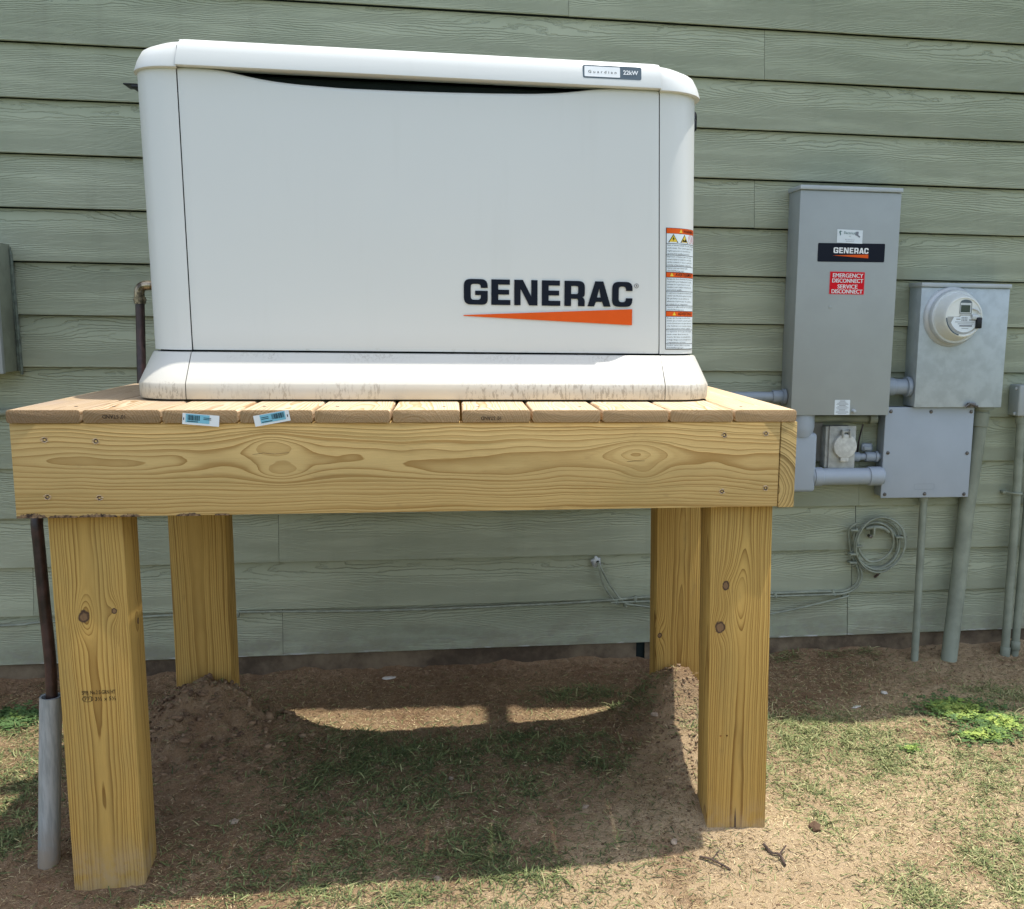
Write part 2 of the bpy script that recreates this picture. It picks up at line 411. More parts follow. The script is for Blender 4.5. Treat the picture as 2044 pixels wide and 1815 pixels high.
M_chip = simple('white_chip', (0.55, 0.52, 0.46), 0.6, var=.05)
M_twig = simple('dark_twig', (0.075, 0.048, 0.034), 0.85, var=.2, vs_=80, bscale=150, bdist=.001)

# ================================================================ the house wall
YB, YT, EXP, ZT = 1.146, 1.164, 0.155, 0.9494
house = empty('house_wall', 'sage green lap sided house wall on a low concrete foundation, behind everything', 'wall', (0, 1.15, -0.985))
joints = {-3: [0.2, 2.9], -2: [1.2], -1: [1.831], 0: [-0.9], 1: [0.3], 2: [1.816], 3: [-0.6], 4: [0.95], 5: [2.3], 6: [0.4], 7: [2.232], 8: [2.229], 9: [0.283, 2.226], 10: [-0.458, 2.221], 11: [0.285, 2.213], -4: [1.6], -5: [.5], -6: [2.0], -7: [1.]}
bm = new(); at_b = []; at_r = []
bid = 0
for k in range(-6, 12):
    zb = ZT-(k+1)*EXP
    xs = [-6.0]+sorted(joints.get(k, []))+[7.0]
    for xa, xb in zip(xs, xs[1:]):
        bid += 1; gap = 0.0012 if xa > -6 else 0
        seg = 24; prev = None
        wob = random.uniform(-.0008, .0008)
        for i in range(seg+1):
            x = xa+gap+(xb-xa-gap*2)*i/seg
            dz = wob+0.0006*math.sin(x*3.1+k)
            col = []
            for (yy, zz, rr) in ((YB+.0085, zb+.030+dz, 0.0), (YB+.0065, zb+dz, 0.0), (YB+.0012, zb+dz, 0.0), (YB, zb+.0015+dz, 0.01), (YT, zb+EXP-.0027, .983)):
                col.append(bm.verts.new((x, yy, zz))); at_b.append(float(bid)); at_r.append(rr)
            if prev:
                for j in range(4): bm.faces.new((prev[j], col[j], col[j+1], prev[j+1]))
            else: bm.faces.new(col)
            prev = col
        bm.faces.new(prev[::-1])
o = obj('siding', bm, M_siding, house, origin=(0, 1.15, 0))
for nm, dat in (('board', at_b), ('rise', at_r)):
    a = o.data.attributes.new(nm, 'FLOAT', 'POINT'); a.data.foreach_set('value', dat)
bm = new(); box(bm, -6, 7, 1.1655, 1.30, -1.05, 2.1); obj('sheathing', bm, M_dark, house)  # near-black sheet, gives the open lap slots their shadow lines
bm = new()
for xa, xb in ((-6, 1.455), (1.485, 7)):
    box(bm, xa, xb, 1.156-.0, 1.159, -1.10, -.905, .0)
obj('foundation', bm, M_conc, house)
# low eave out of view, outline and prong shaped to shade wall and ground
bm = new()
outl = [(-6, .96), (0.9, .95), (1.63, .895), (1.63, .745), (1.67, .745), (1.67, .890), (2.0, .83), (2.4, .71), (2.7, .65), (3.1, .65), (7, .66)]
v0 = [bm.verts.new((x, y, 1.93)) for x, y in outl]+[bm.verts.new((7, 1.6, 1.93)), bm.verts.new((-6, 1.6, 1.93))]
v1 = [bm.verts.new((v.co.x, v.co.y, 2.08)) for v in v0]
bm.faces.new(v0); bm.faces.new(v1[::-1])
for i in range(len(v0)): bm.faces.new((v0[i], v0[(i+1) % len(v0)], v1[(i+1) % len(v0)], v1[i]))
bmesh.ops.recalc_face_normals(bm, faces=bm.faces)
obj('shade_eave', bm, M_pgreen, house)

# ================================================================ ground
def vnoise(x, y, f, seed=0):
    xi = np.floor(x*f); yi = np.floor(y*f); fx = x*f-xi; fy = y*f-yi
    def h(a, b):
        s = np.sin(a*127.1+b*311.7+seed*74.7)*43758.5453; return s-np.floor(s)
    sx = fx*fx*(3-2*fx); sy = fy*fy*(3-2*fy)
    return (h(xi, yi)*(1-sx)+h(xi+1, yi)*sx)*(1-sy)+(h(xi, yi+1)*(1-sx)+h(xi+1, yi+1)*sx)*sy
MOUNDS = [(.20, .57, .205, .225, .16), (.16, .44, .050, .16, .10), (.20, .34, .030, .22, .08), (1.450, .57, .155, .135, .13), (1.36, .50, .045, .24, .2), (1.430, .33, .085, .12, .18), (1.36, .14, .035, .12, .10), (1.47, .02, .02, .16, .09), (.12, -.03, -.016, .26, .16), (2.3, .55, .012, .4, .2)]
def gh(x, y):
    z = np.full(np.shape(x), -.988)+.010*(vnoise(x, y, 2.3, 1)-.5)+.010*(vnoise(x, y, 7, 2)-.5)
    m = np.zeros(np.shape(x))
    for cx, cy, h, sx, sy in MOUNDS:
        g = h*np.exp(-((x-cx)/sx)**2-((y-cy)/sy)**2); z = z+g; m = m+g
    q = np.clip((.18-y)/.36, 0, 1); z = z-.024*q*q*(3-2*q)
    rough = np.clip(m*12, .34, 1.35)*np.where(x > 1.1, .72, 1.0)
    m = m*np.where(x > 1.1, .45, 1.0)
    z = z+np.clip(m*8, 0, 1)*(.030*(vnoise(x, y, 9.5, 13)-.5))+np.clip(m*12, 0, 1)*.022*np.maximum(0, vnoise(x, y, 31, 14)-.55)
    z = z+rough*(.018*(vnoise(x, y, 17, 3)-.5)+.020*(vnoise(x, y, 41, 4)-.5)+.013*(vnoise(x, y, 92, 5)-.5))
    z = z+.034*np.exp(-((y-1.16)/.045)**2)*(vnoise(x, y, 5, 8)*.7+vnoise(x, y, 14, 15)*.5)
    return z
xs = np.concatenate([np.array([-60, -25, -10, -5, -3, -2, -1.6]), np.arange(-1.3, 3.3, .0085), np.array([3.6, 4.2, 5, 7, 12, 30, 60])])
ys = np.concatenate([np.array([-60, -25, -10, -5, -3, -2, -1.4, -1.0]), np.arange(-.75, 1.17, .0085), np.array([1.4, 2, 6])])
XX, YY = np.meshgrid(xs, ys); ZZ = gh(XX, YY)
me = bpy.data.meshes.new('ground'); nv = XX.size; nx = len(xs); ny = len(ys)
me.vertices.add(nv); me.vertices.foreach_set('co', np.stack([XX, YY, ZZ], -1).astype(np.float32).ravel())
i0 = (np.arange(ny-1)[:, None]*nx+np.arange(nx-1)[None, :]).ravel()
qd = np.stack([i0, i0+1, i0+nx+1, i0+nx], -1).astype(np.int32)
def fillmesh(me, faces, k):
    n = len(faces); me.loops.add(n*k); me.loops.foreach_set('vertex_index', faces.ravel())
    me.polygons.add(n); me.polygons.foreach_set('loop_start', np.arange(0, n*k, k, dtype=np.int32)); me.polygons.foreach_set('loop_total', np.full(n, k, dtype=np.int32))
    me.update(calc_edges=True)
fillmesh(me, qd, 4); me.polygons.foreach_set('use_smooth', [True]*len(qd))
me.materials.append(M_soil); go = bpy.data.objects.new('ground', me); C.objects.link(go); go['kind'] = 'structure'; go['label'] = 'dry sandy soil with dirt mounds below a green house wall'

GREEN = [(0.59, 0.63, 0.08, 0.05), (0.45, 0.4, 0.09, 0.1), (0.46, 0.19, 0.05, 0.07), (0.6, 0.03, 0.05, 0.07), (0.56, -0.04, 0.06, 0.07), (0.9, 0.04, 0.08, 0.1), (1.0, -0.03, 0.06, 0.07), (0.99, 0.59, 0.08, 0.04), (1.21, 0.37, 0.07, 0.07), (1.36, 0.55, 0.04, 0.08), (1.22, 0.9, 0.09, 0.04), (1.33, 0.70, 0.03, 0.06), (1.47, 0.40, 0.03, 0.035), (0.61, -0.13, 0.1, 0.03), (0.83, -0.16, 0.12, 0.02), (1.98, 1.13, 0.04, 0.02), (2.15, 1.13, 0.05, 0.02), (2.27, 1.13, 0.04, 0.015), (1.8, 0.57, 0.07, 0.09), (1.96, 0.55, 0.09, 0.1), (1.65, 0.3, 0.02, 0.08), (1.72, 0.22, 0.04, 0.05), (1.71, 0.07, 0.02, 0.06), (2.55, 0.74, 0.08, 0.06), (2.22, 0.34, 0.07, 0.06), (2.23, 0.18, 0.06, 0.06), (2.13, 0.0, 0.06, 0.08), (1.8, -0.19, 0.07, 0.06), (2.02, -0.22, 0.03, 0.05), (1.75, 0.36, 0.03, 0.03), (-0.28, 0.64, 0.03, 0.03), (-0.41, 0.86, 0.07, 0.06), (-0.16, 0.22, 0.04, 0.06), (-0.26, 0.48, 0.07, 0.18), (1.98, 0.38, 0.12, 0.12), (0.76, 0.53, 0.27, 0.08), (1.07, 0.49, 0.13, 0.06), (1.86, .47, .10, .08), (2.4, .1, .15, .15), (2.5, .55, .1, .1), (.5, -.2, .3, .05), (2.1, -.1, .1, .05), (-.3, .1, .1, .1)]
BROAD = [(.75, .38, .42, .20, .42), (.75, .0, .45, .14, .45), (1.95, .50, .30, .17, .6), (2.35, .15, .3, .28, .5), (1.75, .2, .12, .2, .35), (-.35, .4, .2, .35, .5)]
def green_d(x, y):
    d = np.zeros(x.shape)
    for cx, cy, a, b in GREEN: d = np.maximum(d, np.exp(-(((x-cx)/a)**2+((y-cy)/b)**2)*.75))
    for cx, cy, a, b, w_ in BROAD: d = np.maximum(d, w_*np.exp(-(((x-cx)/a)**2+((y-cy)/b)**2)))
    return d*(.22+2.4*vnoise(x, y, 30, 9)**2*(.3+vnoise(x, y, 9, 12)))
def mound_d(x, y):
    m = np.zeros(x.shape)
    for cx, cy, h, sx, sy in MOUNDS[:7]: m += h*np.exp(-((x-cx)/sx)**2-((y-cy)/sy)**2)
    return m
def scatter(n, dens, x0=-.95, x1=2.95, y0=-.62, y1=1.145):
    # more samples where the camera is near
    x = rng.uniform(x0, x1, n); y = rng.uniform(y0, y1, n)
    keep = rng.uniform(0, 1, n) < dens(x, y)
    for (px0, px1, py0, py1) in ((.045, .19, .03, .127), (1.388, 1.535, .03, .127), (.11, .255, .58, .68), (1.385, 1.53, .58, .68)):
        keep &= ~((x > px0) & (x < px1) & (y > py0) & (y < py1))
    return x[keep], y[keep]
def blades(name, x, y, ln, wd, lift, tone, m, bend=.5, sink=.002):
    n = len(x); z = gh(x, y)-sink
    a = rng.uniform(0, 2*PI, n); dx, dy = np.cos(a), np.sin(a); px, py = -dy, dx
    cv = rng.normal(0, .35, n)
    P = []
    segs = [0, .35, .7, 1.0]; wds = [.75, 1.0, .75, .08]
    for t, wv in zip(segs, wds):
        fx = t*ln*np.sqrt(np.clip(1-lift**2, .05, 1)); side = cv*(t**2)*ln*.5
        hz = lift*ln*(t-bend*t*t*1.0)
        cx_ = x+dx*fx+px*side; cy_ = y+dy*fx+py*side; cz_ = z+hz
        tw = rng.uniform(-.5, .5, n)*wd*.5
        P.append(np.stack([cx_-px*wd*wv/2, cy_-py*wd*wv/2, cz_-tw], -1)); P.append(np.stack([cx_+px*wd*wv/2, cy_+py*wd*wv/2, cz_+tw], -1))
    V = np.stack(P, 1).reshape(-1, 3).astype(np.float32)
    base = np.arange(n)[:, None]*8
    F = np.concatenate([base+np.array([0, 1, 3, 2]), base+np.array([2, 3, 5, 4]), base+np.array([4, 5, 7, 6])], 0).astype(np.int32)
    me = bpy.data.meshes.new(name); me.vertices.add(len(V)); me.vertices.foreach_set('co', V.ravel()); fillmesh(me, F, 4)
    at = me.attributes.new('tone', 'FLOAT', 'POINT'); at.data.foreach_set('value', np.repeat(tone, 8).astype(np.float32))
    me.materials.append(m); o = bpy.data.objects.new(name, me); C.objects.link(o); return o
# thatch of dry clippings
def dry_dens(x, y):
    return np.clip(.30+.75*vnoise(x, y, 6, 21)-mound_d(x, y)*4.5+.25*(y > .85), .12, 1)
x, y = scatter(620000, dry_dens); n = len(x)
o = blades('dry_grass', x, y, rng.uniform(.006, .024, n), rng.uniform(.0008, .0021, n), np.clip(rng.normal(.20, .18, n), 0, .6), np.clip(rng.normal(.48, .26, n)+.18*(vnoise(x, y, 5, 31)-.5)+.22*(x > 1.5)-.26*(y > .78), 0, 1), M_straw)  # straw tone lifted for the sunlit right, lowered along the wall
tag(o, 'thin layer of dry straw coloured grass clippings over the soil', 'dry grass', kind='stuff')
x, y = scatter(800000, lambda x, y: np.clip(green_d(x, y)*.8, 0, 1)); n = len(x)
o = blades('green_grass', x, y, np.clip(rng.lognormal(-3.75, .40, n), .008, .065), rng.uniform(.0012, .0030, n), np.clip(rng.normal(.42, .26, n), .03, .95), np.clip(rng.normal(.36, .24, n)+.25*(x > 1.55), 0, 1), M_grass)  # blades right of the platform toned lighter for the sun there
tag(o, 'patches of short green grass growing through the dry soil', 'grass', kind='stuff')
x, y = scatter(60000, lambda x, y: np.clip(vnoise(x, y, 3, 77)-.15, .1, 1)*.5+.2*(x > 1.5)); n = len(x)
o = blades('sparse_grass', x, y, rng.uniform(.014, .036, n), rng.uniform(.0012, .0026, n), np.clip(rng.normal(.35, .2, n), .05, .9), np.clip(rng.normal(.5, .28, n), 0, 1), M_grass)
tag(o, 'thin scattered green and yellow blades between the grass patches', 'grass', kind='stuff')
# clover: trefoil discs
CL = [(2.351, .618, .075, .065), (2.331, .447, .055, .030), (2.43, .52, .05, .05), (2.086, .404, .02, .015), (-.431, .904, .06, .05)]
Vv = []; Ff = []; Tt = []
for cx, cy, a, b in CL:
    for _ in range(int(900*(a*b)/(.07*.065))+12):
        px = cx+rng.normal(0, a*.72); py = cy+rng.normal(0, b*.72); pz = float(gh(np.array([px]), np.array([py]))[0])+rng.uniform(.003, .012)
        sc = rng.uniform(.0028, .0058); ro = rng.uniform(0, 6.28); tn = min(1, max(0, rng.normal((.85 if cx > 0 else .1)-.45*(((px-cx)/a)**2+((py-cy)/b)**2), .25))); tx, ty = rng.normal(0, .25, 2)
        for q in range(3):
            a0 = ro+q*2.094; c0 = (math.cos(a0)*sc, math.sin(a0)*sc); k0 = len(Vv)
            for e in range(6):
                an = e/6*2*PI; vx = c0[0]+math.cos(an)*sc*.85; vy = c0[1]+math.sin(an)*sc*.85
                Vv.append((px+vx, py+vy, pz+vx*tx+vy*ty)); Tt.append(tn)
            Ff.append([k0+e for e in range(6)])
me = bpy.data.meshes.new('clover'); me.vertices.add(len(Vv)); me.vertices.foreach_set('co', np.array(Vv, dtype=np.float32).ravel()); fillmesh(me, np.array(Ff, dtype=np.int32), 6)
me.attributes.new('tone', 'FLOAT', 'POINT').data.foreach_set('value', np.array(Tt, dtype=np.float32)); me.materials.append(M_clover)
o = bpy.data.objects.new('clover', me); C.objects.link(o); tag(o, 'bright yellow green clover leaves spread low on the lawn', 'clover', kind='stuff')
# soil crumbs
bmi = bmesh.new(); bmesh.ops.create_icosphere(bmi, subdivisions=1, radius=1.0); ic = np.array([v.co[:] for v in bmi.verts]); ifc = np.array([[v.index for v in f.verts] for f in bmi.faces]); bmi.free()
x, y = scatter(48000, lambda x, y: np.clip(.10+mound_d(x, y)*6+.25*(vnoise(x, y, 4, 55) > .62), 0, 1)); n = len(x)
s = rng.uniform(.0014, .0036, n)*(1+np.clip(mound_d(x, y)*14, 0, 1)*np.where(x > 1.1, .25, 1.0)*rng.uniform(0, 1.6, n)**2)*np.where(rng.uniform(0, 1, n) > .975, 1.7, 1.0)
V = ic[None]*s[:, None, None]*rng.uniform(.45, 1.5, (n, len(ic), 1))*rng.uniform(.6, 1.3, (n, 1, 3))*np.array([1, 1, .7])
V = V+np.stack([x, y, gh(x, y)+s*.25], -1)[:, None, :]
F = (ifc[None]+(np.arange(n)*len(ic))[:, None, None]).reshape(-1, 3).astype(np.int32)
me = bpy.data.meshes.new('soil_crumbs'); me.vertices.add(n*len(ic)); me.vertices.foreach_set('co', V.astype(np.float32).ravel()); fillmesh(me, F, 3)
me.attributes.new('tone', 'FLOAT', 'POINT').data.foreach_set('value', np.repeat(np.clip(rng.normal(.5, .22, n)-.10*np.clip(mound_d(x, y)*14, 0, 1), 0, 1), len(ic)).astype(np.float32)); me.materials.append(M_clod)
o = bpy.data.objects.new('soil_crumbs', me); C.objects.link(o); tag(o, 'loose crumbs of soil on the dirt mounds around the posts', 'soil', kind='stuff')
def gz(x, y): return float(gh(np.array([x]), np.array([y]))[0])
def rock(name, x, y, s, m, label, cat='stone', group=None, flat=.6, elong=1.3):
    b = bmesh.new(); bmesh.ops.create_icosphere(b, subdivisions=2, radius=s)
    for v in b.verts:
        k = 1+random.uniform(-.22, .22); v.co = Vector((v.co.x*elong*k, v.co.y*k, v.co.z*flat*k))
    bmesh.ops.rotate(b, verts=b.verts, matrix=Matrix.Rotation(random.uniform(0, 3), 3, 'Z'))
    bmesh.ops.translate(b, verts=b.verts, vec=(x, y, gz(x, y)+s*flat*.45))
    tag(obj(name, b, m), label, cat, group)
rock('white_chip', .627, 1.10, .013, M_chip, 'white flake lying on the dirt close to the foundation, behind the left mound', flat=.3, elong=1.8)
rock('stone', 1.369, .441, .009, M_stone, 'pale stone on the left slope of the dirt mound at the right posts')
rock('stone', .827, .403, .007, M_stone, 'small tan stone in the shaded grass under the middle of the platform')
rock('stone', 1.324, .006, .008, M_stone, 'pale stone just left of the front right post foot')
rock('dirt_clod', 1.67, .04, .014, M_clod, 'dark clod of soil on the sunlit ground right of the front right post', 'clod', elong=1.5)
rock('stone', 2.19, .79, .009, M_chip, 'bluish white stone on the bare brown soil right of the posts')
rock('white_chip', 2.06, .704, .008, M_chip, 'thin white flake on the tan soil above the right lawn', flat=.3, elong=2.2)
rock('stone', .33, .22, .008, M_stone, 'tan stone in the shaded dirt in front of the left mound')
rock('stone', 1.15, .2, .007, M_stone, 'light stone in the shaded grass between the two front posts, right side')
rock('stone', .80, -.02, .008, M_stone, 'light stone in the green patch at the front middle')
def twig(pts, r, label):
    P = [(x, y, gz(x, y)+h) for x, y, h in pts]
    b = new(); tube(b, crom(P, 4), r, 6, rfun=lambda i: r*(1-.06*(i % 3)))
    x, y, h = pts[len(pts)//2]
    tube(b, [(x, y, gz(x, y)+h), (x+.02, y+.014, gz(x, y)+h+.012)], r*.6, 5)
    tag(obj('twig', b, M_twig, smooth=50), label, 'twig')
twig([(1.52, -.03, .012), (1.535, -.045, .004), (1.55, -.055, .008), (1.555, -.08, .003)], .0035, 'dark gnarled root piece in the sunlit sand before the front right post')
twig([(1.37, -.045, .005), (1.395, -.06, .008), (1.43, -.085, .003)], .0025, 'thin bent twig on the sand left of the dark root piece')

# ================================================================ timber platform
plat = empty('timber_platform', 'pressure treated timber platform on four thick posts carrying the cream generator', 'platform', (0.78, 0.4, -0.985))
DT, HB = 0.0254, 0.184
YR = 0.722
bx = [0.003, 0.1391, 0.2833, 0.427, 0.5688, 0.7187, 0.8561, 0.9984, 1.1427, 1.2849, 1.4257, 1.565]
boards = []
for i in range(11):
    xa, xb = bx[i]+.0024+random.uniform(-.0006, .0006), bx[i+1]-.0024+random.uniform(-.0006, .0006)
    yf = -.008+random.uniform(-.0025, .0025)
    bm = new(); box(bm, xa, xb, yf, YR, -DT, 0, .0)
    # rounded long edges
    bmesh.ops.bevel(bm, geom=[e for e in bm.edges if abs(e.verts[0].co.y-e.verts[1].co.y) > .5], offset=.0055, segments=4, profile=.5, affect='EDGES')
    bmesh.ops.bevel(bm, geom=[e for e in bm.edges if abs(e.verts[0].co.y-yf) < 1e-4 and abs(e.verts[1].co.y-yf) < 1e-4], offset=.0012, segments=2, profile=.5, affect='EDGES')
    pith = (random.uniform(-.035, .035), random.choice([-1, -1, -1, 1])*random.uniform(.012, .045))
    dk = [0.62, 0.7, .82, .85, .92, 1, .95, 1, 1, 1, 1][i]  # board tone, darker towards the left edge
    e = tuple(c*dk for c in DE); l = tuple(c*dk for c in DL_)
    m = wood_mat('deck_wood_%02d' % i, 'y', e, l, pith, random.uniform(.0038, .0058), seed=i+1.3, wander=.010, grey=[.9, .55, .25, .2, 0, 0, 0, 0, 0, 0, 0][i], contrast=.95 if i not in (0, 1, 6) else 1.2, fuzz=1.5, endL=yf-.4)
    o = obj('deck_board', bm, m, plat, origin=((xa+xb)/2, .4, -DT/2), smooth=40)
    if i == 0: o['label'] = 'greyer, darker deck board at the left edge'
    boards.append(o)
# stamped writing and staple tags on board ends
for i, x0, x1, zc in ((1, .180, .221, -.0125), (6, .898, .938, -.0165)):
    t = text_mesh("10' STAND", .0075, bold=.006, width=x1-x0)
    offs(t, 0); f = front(x1, zc+.0035, boards[i].location.y*0-.0112, PI)
    obj('stamped_text', place(t, f), M_ink, boards[i])
def lumber_tag(board, x0, z0, ang, flip):
    c, s = math.cos(ang), math.sin(ang); y0 = -.0118
    F = lambda u, v, y=y0: (x0+u*c-v*s, y, z0+u*s+v*c)
    W_, H_ = .068, .0215
    b = shape_mesh([rect(0, 0, W_, H_, .001)]); place(b, F); t_ = obj('lumber_tag', b, M_white, board)
    uo = .012 if flip else .006
    b = shape_mesh([rect(uo, .004, uo+.048 if flip else .050, H_-.001)]); obj('tag_print_area', place(b, lambda u, v: F(u, v, y0-.0004)), M_blue, t_)
    b = new(); u = .022 if flip else .010
    if flip: u = .040-.006
    for _ in range(15):
        wv = random.choice([.0005, .0008, .0013]); q = shape_mesh([rect(u, .0085, u+wv, .0185)]); merge(b, q); u += wv+random.choice([.0005, .0009])
    for (ua, va, wb) in ((uo+.003 if not flip else .014, .0055, .020),):
        merge(b, shape_mesh([rect(ua, va, ua+wb, va+.0014)])); merge(b, shape_mesh([rect(ua+(0.03 if not flip else 0), va+.006, ua+(0.03 if not flip else 0)+.014, va+.0072)])); merge(b, shape_mesh([rect(ua+(0.03 if not flip else 0), va+.009, ua+(0.03 if not flip else 0)+.014, va+.0102)]))
    u = W_-.004 if flip else .0025
    merge(b, shape_mesh([rect(u-.0008, .008, u+.0008, .013, .0006)]))
    obj('barcode', place(b, lambda u, v: F(u, v, y0-.0008)), M_ink, t_)
lumber_tag(boards[2], .3225, -.0265, math.radians(-5), False)
lumber_tag(boards[3], .4585, -.0325, math.radians(10.5), True)
# screws in the deck, on the joist line
for i in range(11):
    for yy in (.019,):
        for fx in (.25, .75):
            if random.random() < .55: continue
            b = new(); lathe(b, [(-.001, 0.0035), (.0004, .0035), (.0004, .0018), (-.0004, 0)], (bx[i]+(bx[i+1]-bx[i])*fx, .045+yy, 0.0002), (0, 0, 1), 10); obj('screw', b, M_brown, boards[i])

ZB = -DT-HB
def beam(name, x0, x1, y0, y1, z0, z1, axis, pith, knots=(), seed=1.0, early=BE, late=BL_, spacing=.0062, wander=.011, bev=.002, parent=plat, wane=False, contrast=1.0):
    bm = new(); box(bm, x0, x1, y0, y1, z0, z1, bev, 2)
    org = ((x0+x1)/2, (y0+y1)/2, (z0+z1)/2)
    m = wood_mat(name+'_wood_%d' % int(seed*10), axis, early, late, pith, spacing, knots, seed, wander, contrast=contrast)
    return obj(name, bm, m, parent, origin=org, smooth=40)
# front beam: local x in [-.762,.762], y front = -.019, z in [-.092,.092]; its centre is (0.769, .019, -.1174)
bcx, bcz = .769, -DT-HB/2
kn = [(.488-bcx, -.019, -.064-bcz, .052, .024, -.014, 0), (.503-bcx, -.019, -.126-bcz, .058, .026, -.017, 0), (.44-bcx, -.019, -.105-bcz, .10, .02, .005, 0), (1.222-bcx, -.019, -.088-bcz, .055, .026, -.013, 0), (1.236-bcx, -.019, -.138-bcz, .045, .024, -.013, 0), (.168-bcx, -.019, -.102-bcz, .16, .024, -.010, 0), (.86-bcx, -.019, -.125-bcz, .13, .020, -.010, 0)]
fb = beam('front_beam', .007, 1.530, 0, .038, ZB, -DT-.0005, 'x', (.026, .012), kn, 2.3, wander=.015, spacing=.0066, contrast=.85)
fb['label'] = 'long front beam with swirling knot grain'
# bark wane along the left underside of the beam
M_bark = simple('torn_bark', (0.20, 0.125, 0.065), .9, var=.34, vs_=120, bscale=160, bdist=.003, dark=(.035, .02, .013))
for xa, xb, hm in ((.008, .062, .0090), (.066, .118, .0045), (.121, .19, .0062), (.196, .232, .005), (.30, .345, .0055), (.372, .40, .003)):
    n = 26; top = [(xa+(xb-xa)*i/n, ZB+.0010+hm*math.sin(PI*min(1, max(0, i/n)))**.5*random.uniform(.45, 1.0)) for i in range(n+1)]
    q = shape_mesh([top+[(xb, ZB-.0006), (xa, ZB-.0006)]]); b = place(q, lambda u, v: (u, -.0008, v)); r_ = bmesh.ops.extrude_face_region(b, geom=b.faces[:]); bmesh.ops.translate(b, verts=[e for e in r_['geom'] if isinstance(e, bmesh.types.BMVert)], vec=(0, .004, 0)); bmesh.ops.recalc_face_normals(b, faces=b.faces)
    obj('bark_edge', b, M_bark, fb)
for (sx, sz) in ((.068, -.058), (.160, -.061), (.066, -.169), (.160, -.172), (1.407, -.054), (1.498, -.051), (1.406, -.175), (1.502, -.169)):
    b = new(); lathe(b, [(0, .0044), (.0010, .0040), (.0006, .0028), (-.0006, .0022), (-.0004, 0)], (sx, -.0003, sz), (0, -1, 0), 12); obj('beam_screw', b, M_brown, fb)
    b = new()
    for q in range(9):
        an = q*.7+random.uniform(-.2, .2); rr = .0052; d = random.uniform(.0012, .0026)
        box(b, sx+rr*math.cos(an)-d, sx+rr*math.cos(an)+d, -.0014, .001, sz+rr*math.sin(an)-d*.45, sz+rr*math.sin(an)+d*.45, .0004, 1)
    obj('splinters', b, boards[4].data.materials[0], fb)
b = shape_mesh([[(1.198, -.1088), (1.215, -.1073), (1.238, -.1075), (1.236, -.1080), (1.214, -.1081), (1.2, -.1094)]]); obj('split', place(b, lambda u, v: (u, -.0006, v)), M_ink, fb)
b = shape_mesh([[(.448, -.0888), (.470, -.0852), (.49, -.0877), (.518, -.0850), (.518, -.0855), (.489, -.0882), (.470, -.0858), (.449, -.0892)]]); obj('split', place(b, lambda u, v: (u, -.0006, v)), M_twig, fb)
beam('side_joist', 1.5315, 1.5665, -.002, YR-.02, ZB-.002, -DT-.0005, 'y', (-.055, -.05), (), 4.1, spacing=.0075, wander=.004, late=(.21, .13, .04))
beam('side_joist', .012, .047, .040, YR-.0445, ZB, -DT-.0005, 'y', (.01, -.05), (), 4.7)
beam('rear_joist', .012, 1.530, .6785, .7160, ZB, -DT-.0005, 'x', (.02, .0), (), 5.2)
for jx in (.40, .78, 1.16): beam('joist', jx, jx+.038, .040, YR-.0445, ZB+.001, -DT-.0005, 'y', (.01, .03), (), 6+jx)
# posts, buried in the ground
def post(x0, y0, seed, knots, pith, label, lean=0.0):
    z0, z1 = -1.15, ZB
    if y0 > .3: z1 = ZB
    b = new(); box(b, x0, x0+.1397, y0, y0+.089, z0, z1, .003, 2)
    for v in b.verts: v.co.x += lean*(ZB-v.co.z)
    cx, cy, cz = x0+.07, y0+.0445, (z0+z1)/2
    ks = [(kz-cz, kx-cx, (ky-cy), sl_, sc, amp, dk) for (kx, ky, kz, sl_, sc, amp, dk) in knots]
    m = wood_mat('post_wood_%d' % int(seed*10), 'z', PE, PL_, pith, .0050, ks, seed, .0055, wav=.009, contrast=.85)
    o = obj('post', b, m, plat, origin=(cx, cy, cz), smooth=40); o['label'] = label; return o
pFL = post(.0485, .0347, 1.7, [(.104, .035, -.42, .040, .018, -.016, 1.25), (.162, .035, -.41, .025, .013, -.012, .85), (.188, .09, -.449, .03, .014, -.010, .8)], (.0, -.018), 'front left post with a round knot and a lumber grade stamp')
pFR = post(1.3924, .0347, 3.9, [(1.432, .035, -.392, .035, .016, -.014, 1.1), (1.462, .035, -.42, .07, .022, -.016, 0), (1.422, .035, -.488, .035, .017, -.014, 1.45)], (.012, -.024), 'front right post with two dark knots', .019)
pRL = post(.1133, .5878, 5.5, [], (-.004, -.02), 'rear left post rising from the dirt mound')
pRR = post(1.392, .5878, 7.1, [(1.41, .588, -.693, .04, .014, -.014, 1.0)], (.005, -.022), 'rear right post half hidden behind the front one', .015)
b = new(); merge(b, offs(text_mesh('SPIB. No.2 S-GRN HT', .0085, width=.064, bold=.004), 0, .013)); t = text_mesh('771', .0075, width=.014, bold=.004); merge(b, offs(t, .0035, 0))
t = text_mesh('3\u00bd x 5\u00bd', .0085, width=.040, bold=.006); merge(b, offs(t, .024, -.001))
ov = [[(.0105+math.cos(a)*.0105, .0037+math.sin(a)*.0068) for a in np.linspace(0, 2*PI, 24, endpoint=False)], [(.0105+math.cos(a)*.0095, .0037+math.sin(a)*.0059) for a in np.linspace(0, 2*PI, 24, endpoint=False)]]
merge(b, shape_mesh(ov)); obj('grade_stamp', place(b, front(.090, -.597, .0338)), M_ink, pFL)
b = shape_mesh([[(1.4725, -.985), (1.4765, -.985), (1.475, -.945), (1.4725, -.915), (1.4715, -.945)]]); obj('check_crack', place(b, lambda u, v: (u, .0338, v)), M_twig, pFR)
